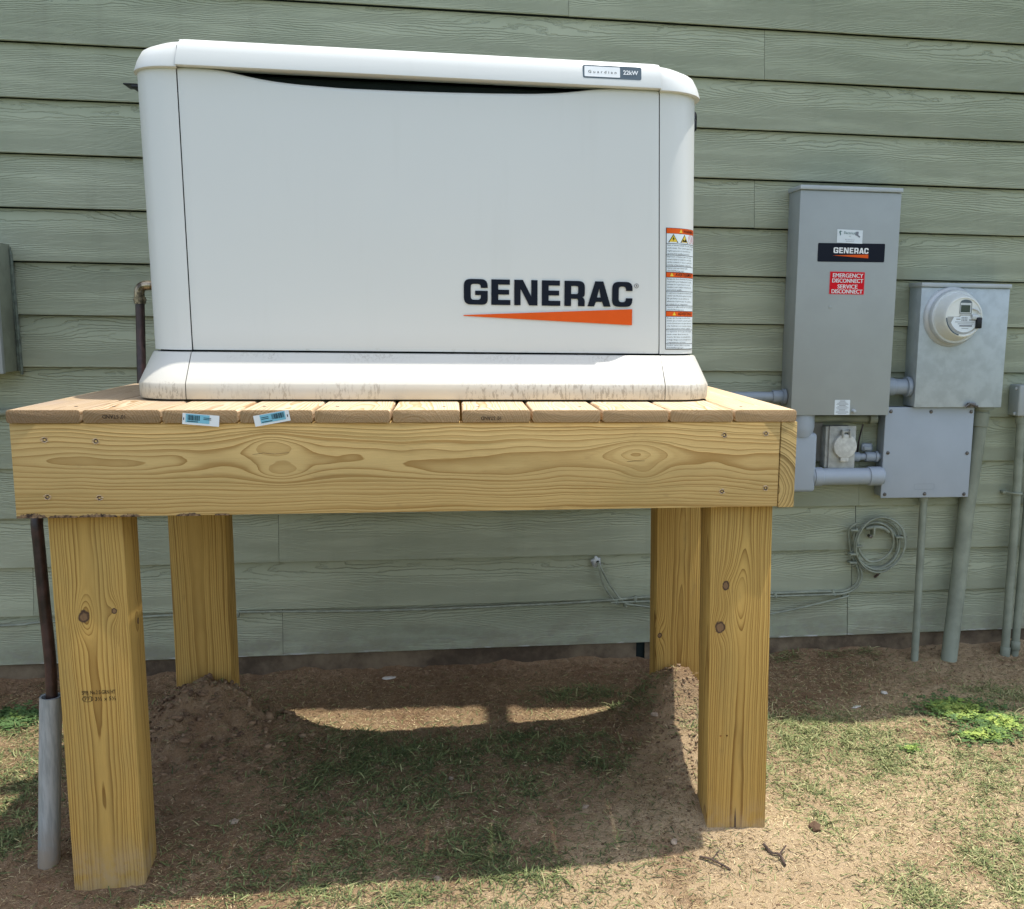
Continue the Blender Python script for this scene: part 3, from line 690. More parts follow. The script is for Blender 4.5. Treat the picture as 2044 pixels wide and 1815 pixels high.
for sx in (1.432, 1.447):
    b = new(); lathe(b, [(0, .0022), (.0008, .0018), (.001, 0)], (sx, .0345, -.743), (0, -1, 0), 10); obj('staple_tip', b, M_brass, pFR)

# ================================================================ generator
gen = empty('standby_generator', 'cream white metal standby generator cabinet standing on the timber platform', 'generator', (.8, .52, 0))
Z0 = -.0005
def ring(x0, x1, y0, y1, r, z): return [(p[0], p[1], z) for p in rrect(x0, x1, y0, y1, r, 10)]
# flared base skirt
R_ = [ring(.166, 1.436, .183, .728, .095, .0045), ring(.164, 1.438, .181, .730, .097, .0085), ring(.163, 1.439, .181, .730, .097, .036), ring(.1645, 1.4375, .1825, .7285, .096, .0395), ring(.180, 1.4195, .236, .705, .092, .098), ring(.1825, 1.4165, .240, .702, .090, .1015), ring(.190, 1.410, .25, .695, .088, .1025)]
bm = new(); loft(bm, R_, cap0=False, cap1=False)
for xl, xh in ((None, .2801), (.2819, 1.3164), (1.3182, None)):
    b = cut(bm, xl, xh); thicken(b, .0025); o = obj('base_skirt', b, M_gend, gen, smooth=35)
bm.free()
# inner liner behind seams, black block as the shadow gap under the skirt
bm = new(); loft(bm, [ring(.192, 1.406, .262, .68, .084, z) for z in (Z0+.02, .62)], cap0=True); box(bm, .275, 1.315, .285, .67, .622, .690, .005); obj('inner_housing', bm, M_dark, gen)
bm = new(); box(bm, .21, 1.39, .205, .70, .0004, .03, .003); obj('skirt_gap_shade', bm, M_black, gen)
bm = new(); loft(bm, [ring(.1675, 1.4345, .1855, .7235, .093, .008), ring(.1675, 1.4345, .1855, .7235, .093, .036), ring(.1855, 1.414, .2435, .6985, .086, .0985)], cap1=True); obj('seam_backing', bm, M_dark, gen)
# corner columns
B_ = [(.1063, .183, 1.414), (.40, .1800, 1.4085), (.6935, .176, 1.403)]
bm = new(); loft(bm, [ring(a-.000, b_, .2500, .690, .088, z) for z, a, b_ in B_], cap1=False)
for xl, xh, nm in ((None, .2785, 'L'), (1.3095, None, 'R')):
    b = cut(bm, xl, xh)
    # seam edges follow the slight taper of the cabinet
    for v in b.verts:
        t = (v.co.z-.1063)/.587
        if nm == 'L' and v.co.x > .277 and v.co.y < .3: v.co.x = .2800-.005*t
        if nm == 'R' and v.co.x < 1.311 and v.co.y < .3: v.co.x = 1.3170-.0135*t
    thicken(b, .002); obj('corner_column', b, M_gen, gen, smooth=35)
bm.free()
# front panel with the scooped hand hold
DX = [.33, .36, .384, .42, .465, .52, .62, .74, .841, .93, 1.02, 1.09, 1.135, 1.18, 1.225]
DZ = [0, .002, .006, .0145, .0225, .0278, .0320, .0316, .030, .0275, .024, .0180, .0105, .003, 0]
def dip(x): return float(np.mean([np.interp(x+o_, DX, DZ) for o_ in (-.02, -.01, 0, .01, .02)]))*.86
bm = new(); NX, NZ = 120, 26; G = []
for i in range(NX+1):
    s_ = i/NX; col = []
    ztop = .6935-dip(.281+s_*1.03)
    rows = [.1068+(ztop-.010-.1068)*j/NZ for j in range(NZ+1)]
    for z in rows:
        t = (z-.1063)/.587; xx = (.2823-.005*t)*(1-s_)+(1.3150-.0135*t)*s_
        yy = .2490-.0022*math.sin(PI*s_)*math.sin(PI*min(1, max(0, t)))
        if i in (0, NX): yy += .002
        if z == rows[0]: yy += .002
        col.append(bm.verts.new((xx, yy, z)))
    base_y = col[-1].co.y; bx_ = col[-1].co.x
    for q in range(1, 7):
        a = q/6*PI/2; rr = .010
        col.append(bm.verts.new((bx_, base_y+rr*(1-math.cos(a)), ztop-.010+rr*math.sin(a))))
    col.append(bm.verts.new((bx_, base_y+.030, ztop+.001)))
    G.append(col)
for A, B in zip(G, G[1:]):
    for j in range(len(A)-1): bm.faces.new((A[j], B[j], B[j+1], A[j+1]))
fp = obj('front_panel', bm, M_gen, gen, smooth=50)
# lid
def lidrings(g, xg=0):
    prof = [(.045, .6892), (.005, .6885), (-.0005, .6895), (.0003, .694), (.0035, .712), (.0080, .7300), (.0105, .7345), (.0205, .7430), (.0245, .7455), (.045, .7500), (.09, .7545), (.20, .757), (.28, .758)]
    out = []
    for d, z in prof:
        d2 = max(0, d)
        ex = d*(1.25 if z > .73 else 1.0)+(.010*((z-.688)/.05)**2 if z < .74 else .014)
        out.append(ring(.1715+min(ex, .25)-xg, 1.4135-min(ex, .25)+xg, .2360+d2-g, .728-d2+g, max(.02, .098-d2*.25), z+g*.7))
    return out
bm = new(); loft(bm, lidrings(0))
for xl, xh, nm in ((None, .2795, 0), (1.3015, None, 1)):
    b = cut(bm, xl, xh); obj('lid_end_cap', b, M_gen, gen, smooth=40)
bm.free()
bm = new(); loft(bm, lidrings(.0045)); b = cut(bm, .2775, 1.3035); bm.free()
for v in b.verts:
    if v.co.y < .34:
        t = max(0, (v.co.z-.69)/.06)
        if v.co.x < .279: v.co.x += .007*t
        if v.co.x > 1.302: v.co.x -= .003*t
lid = obj('lid', b, M_gen, gen, smooth=40)
bm = new(); loft(bm, [ring(.186, 1.396, .256, .68, .08, z) for z in (.6945, .700)], cap0=True); obj('lid_gasket', bm, M_black, gen)
# badge
def lidy(z): return .2315+max(0, (z-.69))*.19+.0012
bd = shape_mesh([rect(0, 0, .1305, .0275, .004)]); 
def badge(u, v, d=0.0):
    z = .7075+v+.0003*u/.13; return (1.1275+u, lidy(z)-.0028-d, z)
rim = shape_mesh([rect(0, 0, .1305, .0285, .0045)])
b = place(rim, lambda u, v: badge(u, v, 0)); r_ = bmesh.ops.extrude_face_region(b, geom=b.faces[:]); bmesh.ops.translate(b, verts=[e for e in r_['geom'] if isinstance(e, bmesh.types.BMVert)], vec=(0, .004, 0)); bmesh.ops.recalc_face_normals(b, faces=b.faces)
M_badge = simple('dark_grey_badge', (0.075, 0.105, 0.125), 0.35)
bdg = obj('badge', b, M_badge, lid)
obj('badge_plate', place(shape_mesh([rect(.0035, .003, .0825, .0255, .002)]), lambda u, v: badge(u, v, .0005)), M_white, bdg)
obj('badge_text', place(offs(text_mesh('Guardian', .0062, width=.0625, spacing=1.7, bold=.004), .0115, .0110), lambda u, v: badge(u, v, .0010)), M_ink, bdg)
obj('badge_text', place(offs(text_mesh('22kW', .0095, width=.0335, bold=.03), .0895, .0105), lambda u, v: badge(u, v, .0010)), M_white, bdg)
# brand letters
def letters():
    t, h = .27, .20; out = []; x = 0
    def add(polys, wd):
        nonlocal x
        for p in polys: out.append([(x+q[0], q[1]) for q in p])
        x += wd
    w_ = .93; Rr = .27; ri = .12
    add([rp([(w_, .655), (w_, 1, Rr), (0, 1, Rr), (0, 0, Rr), (w_, 0, Rr*.8), (w_, .545), (.44, .545), (.44, .375), (w_-t, .375), (w_-t, .19, ri), (t, .19, ri), (t, .81, ri), (w_-t, .81, ri), (w_-t, .655)])], w_+.14)
    def Ee(w_): return [[(0, 0), (0, 1), (w_-.02, 1), (w_-.02, .80), (t, .80), (t, .60), (w_-.05, .60), (w_-.05, .41), (t, .41), (t, .20), (w_, .20), (w_, 0)]]
    add(Ee(.75), .75+.15)
    w_ = .92
    add([[(0, 0), (0, 1), (.34, 1), (w_-.25, .36), (w_-.25, 1), (w_, 1), (w_, 0), (w_-.33, 0), (.25, .65), (.25, 0)]], w_+.17)
    add(Ee(.74), .74+.16)
    w_ = .82
    add([rp([(0, 0), (0, 1), (w_, 1, .25), (w_, .36, .14), (w_-.09, .36, 0.0), (w_, .30, .12), (w_, 0), (w_-t, 0), (w_-t, .29, .06), (t, .29), (t, 0)]), rp([(t, .48), (w_-t, .48, .08), (w_-t, .80, .08), (t, .80)])], w_+.11)
    w_ = .94
    add([[(0, 0), (.30, 1), (.63, 1), (w_, 0), (w_-.29, 0), (w_-.355, .185), (.335, .185), (.27, 0)], [(.385, .36), (w_-.41, .36), (.465, .72)]], w_+.05)
    w_ = .83
    add([rp([(w_, .64), (w_, 1, Rr), (0, 1, Rr), (0, 0, Rr), (w_, 0, Rr), (w_, .35), (w_-t, .35), (w_-t, .19, ri), (t, .19, ri), (t, .81, ri), (w_-t, .81, ri), (w_-t, .64)])], w_)
    return out, x
LP, LW = letters()
def brand(x0, x1, z0, z1, y, m, parent, name='brand_lettering'):
    b = shape_mesh(LP); W_ = x1-x0
    for v in b.verts: v.co.x *= W_/LW; v.co.y *= (z1-z0)
    return obj(name, place(b, front(x0, z0, y)), m, parent)
brand(.866, 1.2495, .2130, .2695, .2455, M_navy, fp)
obj('brand_wedge', place(shape_mesh([[(.865, .1875), (.865, .1895), (1.2495, .2080), (1.2495, .1715)]]), lambda u, v: (u, .2455, v)), M_orange, fp)
cr = [[(1.2585+math.cos(a)*.0052, .2610+math.sin(a)*.0052) for a in np.linspace(0, 2*PI, 24, endpoint=False)], [(1.2585+math.cos(a)*.0043, .2610+math.sin(a)*.0043) for a in np.linspace(0, 2*PI, 24, endpoint=False)]]
b = shape_mesh(cr); merge(b, offs(text_mesh('R', .0052, bold=.01), 1.2568, .2585)); obj('registered_mark', place(b, lambda u, v: (u, .2455, v)), M_ink, fp)
# warning label wrapping round the right column
def colpath(s, z, off):
    t = (z-.1063)/.587; x1 = 1.414-.011*t; r = .088; cx, cy = x1-r, .25+r
    # s measured from x = cx
    if s < 0: return (cx+s, .25-off, z)
    a = s/r; return (cx+(r+off)*math.sin(a), cy-(r+off)*math.cos(a), z)
LAB_Z0, LAB_Z1, LAB_W = .1165, .3935, .098
def lab(u, v, off): return colpath(u+.0045, LAB_Z0+v, off)
def strip(u0, v0, u1, v1, n=14):
    b = new(); prev = None
    for i in range(n+1):
        u = u0+(u1-u0)*i/n; c_ = (b.verts.new((u, v0, 0)), b.verts.new((u, v1, 0)))
        if prev: b.faces.new((prev[0], c_[0], c_[1], prev[1]))
        prev = c_
    return b
colr = [o for o in gen.children if o.name.startswith('corner_column')][-1]
H = LAB_Z1-LAB_Z0
wl = obj('warning_label', place(strip(0, 0, LAB_W, H), lambda u, v: lab(u, v, .0006)), M_ink, colr)
def z_(f): return H*(1-f)
b = new()
secs = [('o', .000, .044), ('i', .044, .125), ('t', .127, .218), ('t', .220, .310), ('t', .312, .358), ('o', .360, .400), ('t', .402, .514), ('t', .516, .632), ('t', .634, .678), ('o', .680, .722), ('t', .724, .834), ('t', .836, .950), ('t', .952, .994)]
txts = [['Risk of electric shock. No user serviceable', 'parts inside. The control panel on this', 'engine generator is intended to be', 'operated by qualified personnel.'], ['Explosion of battery gases can cause', 'severe injury or death. Do not smoke,', 'strike a match or cause a spark in the', 'vicinity of this battery compartment.'], ['Cancer and reproductive harm', 'www.P65Warnings.ca.gov'],
 ['Risque de choc electrique. Aucune piece', "reparable par l'utilisateur. Le petit", 'panneau de ce generateur de moteur', 'destine a etre utilise uniquement par', 'personnel qualifie.'], ["L'explosion de gaz de la batterie peut", 'causer des blessures graves ou la mort.', 'Ne pas fumer, ne pas allumer une', 'allumette ni provoquer une etincelle a', 'proximite de ce compartiment.'], ['Cancer et effet nocif sur la reproduction', 'www.P65Warnings.ca.gov'],
 ['Riesgo de descarga electrica. No hay', 'piezas que el usuario pueda reparar. El', 'control panel para este generador motor', 'esta destinado a ser operado solamente', 'por personal de servicio calificado.'], ['La explosion de los gases de la bateria', 'puede causar danos severos o la', 'muerte. No fume, ni encienda fosforos', 'ni haga chispas en la vecindad de este', 'compartimiento de bateria.'], ['Produce cancer y danos reproductivos', 'www.P65Warnings.ca.gov']]
wb = new(); obs = []; tb = new(); k = 0; m_ = .0014
heads = ['WARNING', 'AVERTISSEMENT', 'ADVERTENCIA']; hi = 0; tris = []
for kind, a, c_ in secs:
    if kind == 'o':
        obs.append(strip(m_, z_(c_), LAB_W-m_, z_(a)-.0008))
        h0 = z_(c_)+.0025
        merge(tb, offs(text_mesh(heads[hi], .0072, bold=.02, width=[.044, .062, .055][hi]), [.046, .024, .032][hi], h0)); 
        ux = [.034, .010, .017][hi]; tris.append(shape_mesh([[(ux, h0-.0005), (ux+.009, h0-.0005), (ux+.0045, h0+.0078)]])); hi += 1
    else:
        merge(wb, strip(m_, z_(c_), LAB_W-m_, z_(a)-.0007))
        if kind == 't':
            L_ = txts[k]; k += 1; hh = (z_(a)-z_(c_))/len(L_)
            for q, s_ in enumerate(L_): merge(tb, offs(text_mesh(s_, hh*.52, bold=.006, width=.0021*len(s_), res=1), .003, z_(a)-hh*(q+.82)))
vy = z_(.119)
ytri = []; btri = []
for ux in (.005, .037):
    btri.append(shape_mesh([[(ux, vy), (ux+.026, vy), (ux+.013, vy+.0195)]])); ytri.append(shape_mesh([[(ux+.003, vy+.0017), (ux+.023, vy+.0017), (ux+.013, vy+.0168)]]))
zig = shape_mesh([[(.0185, vy+.0145), (.0155, vy+.0075), (.0178, vy+.0080), (.0165, vy+.0025), (.0210, vy+.0098), (.0187, vy+.0092)]]); zig2 = shape_mesh([[(.042, vy+.003), (.046, vy+.0085), (.049, vy+.005), (.053, vy+.010), (.058, vy+.003)]])
rings_ = new()
for cx_, rx in ((.073, .0085), (.090, .0075)):
    merge(rings_, shape_mesh([[(cx_+math.cos(a)*rx, vy+.010+math.sin(a)*.0095) for a in np.linspace(0, 2*PI, 24, endpoint=False)], [(cx_+math.cos(a)*rx*.85, vy+.010+math.sin(a)*.0083) for a in np.linspace(0, 2*PI, 24, endpoint=False)]]))
    merge(rings_, shape_mesh([[(cx_-.006, vy+.0148), (cx_-.0048, vy+.0158), (cx_+.006, vy+.0052), (cx_+.0048, vy+.0042)]]))
for nm, b_, m, off in (('label_panel', wb, M_paper, .0010), ('label_text', tb, M_ink, .0014), *[('label_heading_band', q, M_orange, .0010) for q in obs], *[('heading_triangle', q, M_yellow, .0014) for q in tris], *[('hazard_triangle', q, M_ink, .0014) for q in btri], *[('hazard_triangle_fill', q, M_yellow, .0018) for q in ytri], ('hazard_pictogram', zig, M_ink, .0022), ('hazard_pictogram', zig2, M_ink, .0022), ('prohibition_ring', rings_, M_pink, .0014)):
    obj(nm, place(b_, lambda u, v, off=off: lab(u, v, off)), m, wl)
# latches on both ends
b = new(); box(b, .118, .178, .47, .53, .693, .699, .002); box(b, .100, .16, .475, .525, .7000, .7030, .001); lathe(b, [(0, .012), (.006, .012), (.007, 0)], (.150, .50, .699), (0, 0, 1), 16); obj('lid_latch', b, M_black, gen, smooth=40)
b = new(); lathe(b, [(0, .026), (.018, .026), (.030, .024), (.036, .018), (.038, 0)], (1.400, .45, .672), (1, 0, 0), 24); box(b, 1.400, 1.434, .42, .48, .642, .668, .004); obj('end_latch', b, M_black, gen, smooth=40)

# ================================================================ gas pipe
pipe = empty('gas_pipe', 'brown coated gas pipe with brass elbow running down behind the platform into a grey sleeve', 'pipe', (0.0, .12, -.98))
b = new(); path = crom([(.0195, .775, .215), (.019, .765, .10), (.022, .745, 0.0), (.022, .745, -.19), (.026, .715, -.232), (.028, .5, -.236), (.004, .26, -.230), (-.005, .145, -.222), (-.006, .121, -.240), (-.005, .12, -.30), (-.003, .12, -.42), (.000, .12, -.54), (-.003, .12, -.64)], 6)
tube(b, path, .0115, 14); obj('riser_pipe', b, M_brown, pipe, smooth=60)
b = new(); tube(b, [(.0195, .775, .208), (.0195, .775, .226)], .0150, 16); tube(b, [(.0195, .775, .216), (.0195, .775, .220)], .0172, 16); obj('collar', b, M_nickel, pipe, smooth=40)
b = new(); tube(b, crom([(.0195, .775, .222), (.0195, .775, .240), (.026, .775, .252), (.040, .775, .256), (.056, .775, .256)], 6), .0130, 16); obj('elbow', b, M_nickel, pipe, smooth=60)
b = new(); tube(b, [(.054, .775, .256), (.066, .775, .256)], .0165, 8); tube(b, [(.066, .775, .256), (.074, .775, .256)], .0135, 12); tube(b, [(.074, .775, .256), (.20, .775, .256)], .0105, 12); obj('brass_fitting', b, M_brass, pipe, smooth=30)
sleeve = new(); tube(sleeve, [(-.004, .12, -.6175), (-.018, .12, -.8), (-.038, .118, -1.08)], .0215, 24, cap=False); bi = new(); tube(bi, [(-.004, .12, -.6175), (-.004, .12, -.66)], .0178, 24, cap=False)
merge(sleeve, bi)
ra = []; rb = []
for kk in range(24):
    a = 2*PI*kk/24; ra.append(sleeve.verts.new((-.004+.0215*math.cos(a), .12+.0215*math.sin(a), -.6175))); rb.append(sleeve.verts.new((-.004+.0178*math.cos(a), .12+.0178*math.sin(a), -.6175)))
for kk in range(24): sleeve.faces.new((ra[kk], ra[(kk+1) % 24], rb[(kk+1) % 24], rb[kk]))
tag(obj('pipe_sleeve', sleeve, M_conduit, smooth=60), 'upright grey weathered plastic sleeve around the pipe foot, left of the front left post', 'sleeve')

# ================================================================ electrical equipment on the wall
def cabinet(name, label, cat, x0, x1, yf, z0, z1, m, mcap, capo=.006):
    e = empty(name, label, cat, ((x0+x1)/2, 1.15, z0))
    b = new(); box(b, x0+.002, x1-.002, yf+.004, 1.1505, z0, z1-.002, .002); obj('enclosure', b, m, e, smooth=30)
    b = new(); box(b, x0, x1, yf, yf+.0035, z0-.001, z1-.016, .0014); d = obj('cover', b, m, e, smooth=30)
    b = new(); box(b, x0-.003, x1+.003, yf-capo, 1.150, z1-.0135, z1, .002); obj('rain_cap', b, mcap, e, smooth=30)
    return e, d
def hexbolt(parent, x, y, z, r=.005, m=None, name='screw'):
    b = new(); lathe(b, [(0, r*1.3), (.0012, r*1.3), (.0014, r), (.004, r*.9), (.0048, r*.5), (.005, 0)], (x, y, z), (0, -1, 0), 14)
    box(b, x-r*.7, x+r*.7, y-.0056, y-.0048, z-r*.12, z+r*.12)
    return obj(name, b, m or M_steel, parent, smooth=30)
sw, swc = cabinet('transfer_switch', 'tall grey transfer switch cabinet on the wall with red disconnect sign', 'electrical cabinet', 1.930, 2.268, 1.040, -.117, .6115, M_swgrey, M_lid)
yf = 1.0392
npl = obj('nameplate', place(shape_mesh([rect(0, 0, .226, .0585, .004)]), lambda u, v: (1.9955+u, yf, .3755+v+u*.012)), M_navy, swc)
brand(2.048, 2.166, .4035, .4215, yf-.0006, M_white, npl)
obj('brand_wedge', place(shape_mesh([[(2.045, .3962), (2.166, .4015), (2.166, .3895)]]), lambda u, v: (u, yf-.0006, v)), M_orange, npl)
card = obj('business_card', place(shape_mesh([rect(0, 0, .086, .042)]), lambda u, v: (2.0575+u, yf-.0002, .4365+v-u*.02)), M_paper, swc)
b = new(); merge(b, offs(text_mesh('Electrical', .0085, width=.038, bold=.004), .022, .028)); merge(b, shape_mesh([[(.006, .034), (.010, .038), (.017, .036), (.011, .034), (.013, .026), (.010, .022), (.008, .030)]]))
merge(b, offs(text_mesh('LLC', .004, width=.006), .040, .020)); M_tgreen = simple('green_print', (.06, .16, .15), .5); obj('card_print', place(b, lambda u, v: (2.0575+u, yf-.0007, .4365+v-u*.02)), M_tgreen, card)
b = new(); merge(b, offs(text_mesh('Bus. Service Call', .0032, width=.030), .028, .0095)); merge(b, offs(text_mesh('service line', .0030, width=.026), .030, .0045)); merge(b, shape_mesh([[(.063, .037), (.072, .037), (.071, .027), (.078, .022), (.076, .018), (.066, .024), (.060, .026)]])); obj('card_print', place(b, lambda u, v: (2.0575+u, yf-.0007, .4365+v-u*.02)), simple('grey_print', (.2, .22, .26), .5), card)
sg = obj('disconnect_sign', place(shape_mesh([rect(0, 0, .119, .0725, .0015)]), lambda u, v: (2.0395+u, yf-.0001, .2735+v)), M_pink, swc)
obj('sign_face', place(shape_mesh([rect(.0015, .0015, .1175, .071, .001)]), lambda u, v: (2.0395+u, yf-.0006, .2735+v)), M_red, sg)
full = new()
for q, du in enumerate((-.00045, -.00022, 0, .00022, .00045)):
    b = new()
    for s_, v0, wd, u0 in (('EMERGENCY', .0540, .102, .0090), ('DISCONNECT', .0375, .104, .0080), ('SERVICE', .0190, .067, .0270), ('DISCONNECT', .0035, .104, .0070)): merge(b, offs(text_mesh(s_, .0132, width=wd, res=4), u0+du, v0))
    merge(full, place(b, lambda u, v, q=q: (2.0395+u, yf-.0012-.00015*q, .2735+v)))
obj('sign_lettering', full, M_white, sg)
b = new(); lathe(b, [(0, .0068), (.0006, .0068), (.0012, .0055), (.0004, .005), (.0012, .0035), (.0014, 0)], (2.046, 1.0402, .232), (0, -1, 0), 20); obj('knockout', b, M_swgrey, swc, smooth=40)
lb = obj('small_label', place(shape_mesh([rect(0, 0, .053, .049, .002)]), lambda u, v: (2.0785+u, yf, -.1165+v)), M_paper, swc)
b = new()
for i in range(12):
    wd = [.018, .026, .036, .042, .022, .034, .044, .034, .022, .040, .044, .030][i]; merge(b, shape_mesh([rect(.0265-wd/2, .0445-i*.0037, .0265+wd/2, .0445-i*.0037+(.0016 if i in (0, 4, 8) else .0010))]))
obj('label_print', place(b, lambda u, v: (2.0785+u, yf-.0006, -.1165+v)), simple('grey_ink', (.16, .16, .17), .5), lb)
b = new(); lathe(b, [(0, .0072), (.002, .0072), (.0035, .0058), (.012, .0055), (.014, .003), (.014, 0)], (2.144, 1.040, -.1045), (0, -1, 0), 18); obj('cover_knob', b, M_lid, swc, smooth=40)

mt, mtc = cabinet('meter_socket', 'galvanised grey meter box on the wall with round electric meter', 'meter box', 2.368, 2.682, 1.062, -.093, .3175, M_galv, M_lid)
MC = (2.4775, .2075)
b = new(); lathe(b, [(0, .0985), (.004, .0985), (.010, .094), (.014, .0885), (.018, .0865), (.022, .089), (.030, .0885), (.036, .085), (.036, .070)], (MC[0], 1.0625, MC[1]), (0, -1, 0), 56); ringo = obj('meter_ring', b, M_ring, mtc, smooth=45)
b = new(); lathe(b, [(.03, .080), (.040, .078), (.072, .0685), (.080, .0662), (.0835, .0635), (.084, .060), (.0815, .0585), (.0815, .0)], (MC[0], 1.0625, MC[1]), (0, -1, 0), 56); mb = obj('electric_meter', b, M_meter, mtc, smooth=35)
yfm = 1.0625-.0815
# lower half: smoky clear cover with faceplate behind a lip
arc = [(math.cos(a)*.0565, math.sin(a)*.0565) for a in np.linspace(PI*1.05, PI*1.97, 26)]
low = [(-.0555, .000)]+arc+[(.0560, -.006), (.030, -.006), (.030, .008), (-.014, .008), (-.016, .002), (-.022, .0005)]
fpz = obj('meter_faceplate', place(shape_mesh([low]), lambda u, v: (MC[0]+u, yfm-.0010, MC[1]+v)), M_outlet, mb)
arc2 = [(math.cos(a)*.050+.003, math.sin(a)*.050) for a in np.linspace(PI*1.12, PI*1.93, 22)]
obj('rating_plate', place(shape_mesh([[(-.034, -.001)]+arc2+[(.044, -.007), (.024, -.004), (.022, .003), (-.010, .003), (-.014, -.0015)]]), lambda u, v: (MC[0]+u, yfm-.0016, MC[1]+v)), M_paper, mb)
b = new()
for i in range(3):
    for q in range(4): merge(b, shape_mesh([rect(-.008+q*.0055, -.004-i*.0045, -.0045+q*.0055, -.0015-i*.0045)]))
merge(b, shape_mesh([rect(-.026, -.009, -.012, -.0065)])); merge(b, shape_mesh([rect(.018, -.0115, .040, -.0085)])); merge(b, shape_mesh([rect(-.030, -.0175, .036, -.0160)])); merge(b, shape_mesh([rect(-.020, -.0235, .034, -.0220)])); merge(b, shape_mesh([rect(-.014, -.0310, .030, -.0270)])); merge(b, shape_mesh([rect(-.006, -.0375, .018, -.0362)]))
obj('plate_print', place(b, lambda u, v: (MC[0]+u, yfm-.0022, MC[1]+v)), simple('plate_ink', (.15, .16, .18), .5), mb)
fr_ = rp([(-.016, .010), (-.016, .050, .010), (.005, .058, .016), (.026, .050, .010), (.026, .010)])
obj('display_bezel', place(shape_mesh([fr_]), lambda u, v: (MC[0]+u, yfm-.0010, MC[1]+v)), M_badge, mb)
obj('display_frame', place(shape_mesh([rect(-.0145, .0115, .0235, .0445, .001)]), lambda u, v: (MC[0]+u, yfm-.0016, MC[1]+v)), M_ring, mb)
obj('lcd_display', place(shape_mesh([rect(-.0125, .0145, .0195, .0375)]), lambda u, v: (MC[0]+u, yfm-.0022, MC[1]+v)), M_lcd, mb)
obj('smoked_band', place(shape_mesh([[(math.cos(a)*.0625, math.sin(a)*.0625) for a in np.linspace(PI*1.02, PI*1.42, 16)]+[(math.cos(a)*.0580, math.sin(a)*.0580) for a in np.linspace(PI*1.42, PI*1.02, 16)]]), lambda u, v: (MC[0]+u, yfm-.0030, MC[1]+v)), M_badge, mb)
b = new(); tube(b, crom([(MC[0]+.030, yfm-.002, MC[1]+.026), (MC[0]+.042, yfm-.006, MC[1]+.022), (MC[0]+.052, yfm-.006, MC[1]+.012)], 4), .0028, 8); box(b, MC[0]+.026, MC[0]+.048, yfm-.008, yfm+.004, MC[1]-.009, MC[1]+.008, .003); lk = obj('seal_hasp', b, M_ring, mb, smooth=40)
b = new(); box(b, MC[0]+.041, MC[0]+.060, yfm-.012, yfm+.006, MC[1]-.037, MC[1]-.001, .004); obj('seal_lock', b, M_black, lk, smooth=40)
b = new(); box(b, 2.555, 2.585, 1.052, 1.062, -.094, -.078, .003); tube(b, [(2.548, 1.055, -.092), (2.560, 1.050, -.080), (2.592, 1.054, -.090)], .004, 8); obj('hasp', b, M_steel, mtc, smooth=40)

jb = empty('junction_box', 'square blue grey junction box with screwed cover under the meter box', 'junction box', (2.44, 1.15, -.408))
b = new(); box(b, 2.2815, 2.578, 1.0915, 1.1505, -.405, -.0975, .008, 3); obj('box_body', b, M_pvc, jb, smooth=40)
b = new(); box(b, 2.2795, 2.600, 1.0860, 1.0910, -.4075, -.0955, .0024, 3); jc = obj('box_cover', b, M_pvcl, jb, smooth=40)
for sx, sz in ((2.298, -.110), (2.442, -.111), (2.588, -.111), (2.296, -.251), (2.584, -.254), (2.293, -.394), (2.438, -.394), (2.583, -.397)): hexbolt(jc, sx, 1.0862, sz, .0050)
b = new(); q = shape_mesh([rect(-.037, -.010, .037, .010, .005), rect(-.0358, -.0088, .0358, .0088, .0045)]); place(q, lambda u, v: (2.435+u, 1.0856, -.369+v)); merge(b, q); obj('moulded_mark', b, M_pvc, jc)

def conduit(name, label, pts, r, m, cpl=(), nsmooth=60, cat='conduit', group=None, n=20):
    e = empty(name, label, cat, pts[-1], group)
    b = new(); tube(b, pts, r, n); obj('pipe_run', b, m, e, smooth=nsmooth)
    for (p0, p1, rr) in cpl:
        b = new(); p0 = Vector(p0); p1 = Vector(p1); d = p1-p0
        tube(b, [p0, p0+d*.04, p1-d*.04, p1], rr, n, rfun=lambda i, rr=rr: rr*(.94 if i in (0, 3) else 1)); obj('coupling', b, m, e, smooth=40)
    return e
conduit('switch_to_meter_conduit', 'short fat grey conduit joining the transfer switch to the meter box', [(2.262, 1.105, -.028), (2.374, 1.105, -.028)], .0265, M_pvc, (((2.264, 1.105, -.028), (2.310, 1.105, -.028), .0305), ((2.352, 1.105, -.028), (2.367, 1.105, -.028), .034)))
conduit('left_conduit', 'grey conduit entering the left side of the transfer switch', [(1.50, 1.10, -.062), (1.935, 1.10, -.062)], .0160, M_pvc, (((1.884, 1.10, -.062), (1.922, 1.10, -.062), .0215), ((1.918, 1.10, -.062), (1.929, 1.10, -.062), .026)))
b = new(); box(b, 1.800, 1.806, 1.085, 1.145, -.058, -.035, .002)
conduit('lower_conduit', 'wide horizontal grey conduit from the bend fitting to the junction box', [(2.030, 1.09, -.331), (2.283, 1.09, -.331)], .0285, M_pvcl, (((2.036, 1.09, -.331), (2.065, 1.09, -.331), .0325), ((2.230, 1.09, -.331), (2.276, 1.09, -.331), .0325)))
b.free()
# conduit bend body
lbf = empty('conduit_bend_body', 'blue grey angular conduit body below the transfer switch, partly behind the platform corner', 'conduit fitting', (1.98, 1.15, -.38))
b = new(); box(b, 1.925, 2.035, 1.062, 1.135, -.379, -.180, .012, 4); bo = obj('fitting_body', b, M_pvcl, lbf, smooth=50)
b = new(); lathe(b, [(0, .040), (.02, .046), (.03, .048), (.075, .048), (.08, .047)], (1.983, 1.095, -.192), (0, 0, 1), 28); obj('neck', b, M_pvcl, lbf, smooth=50)
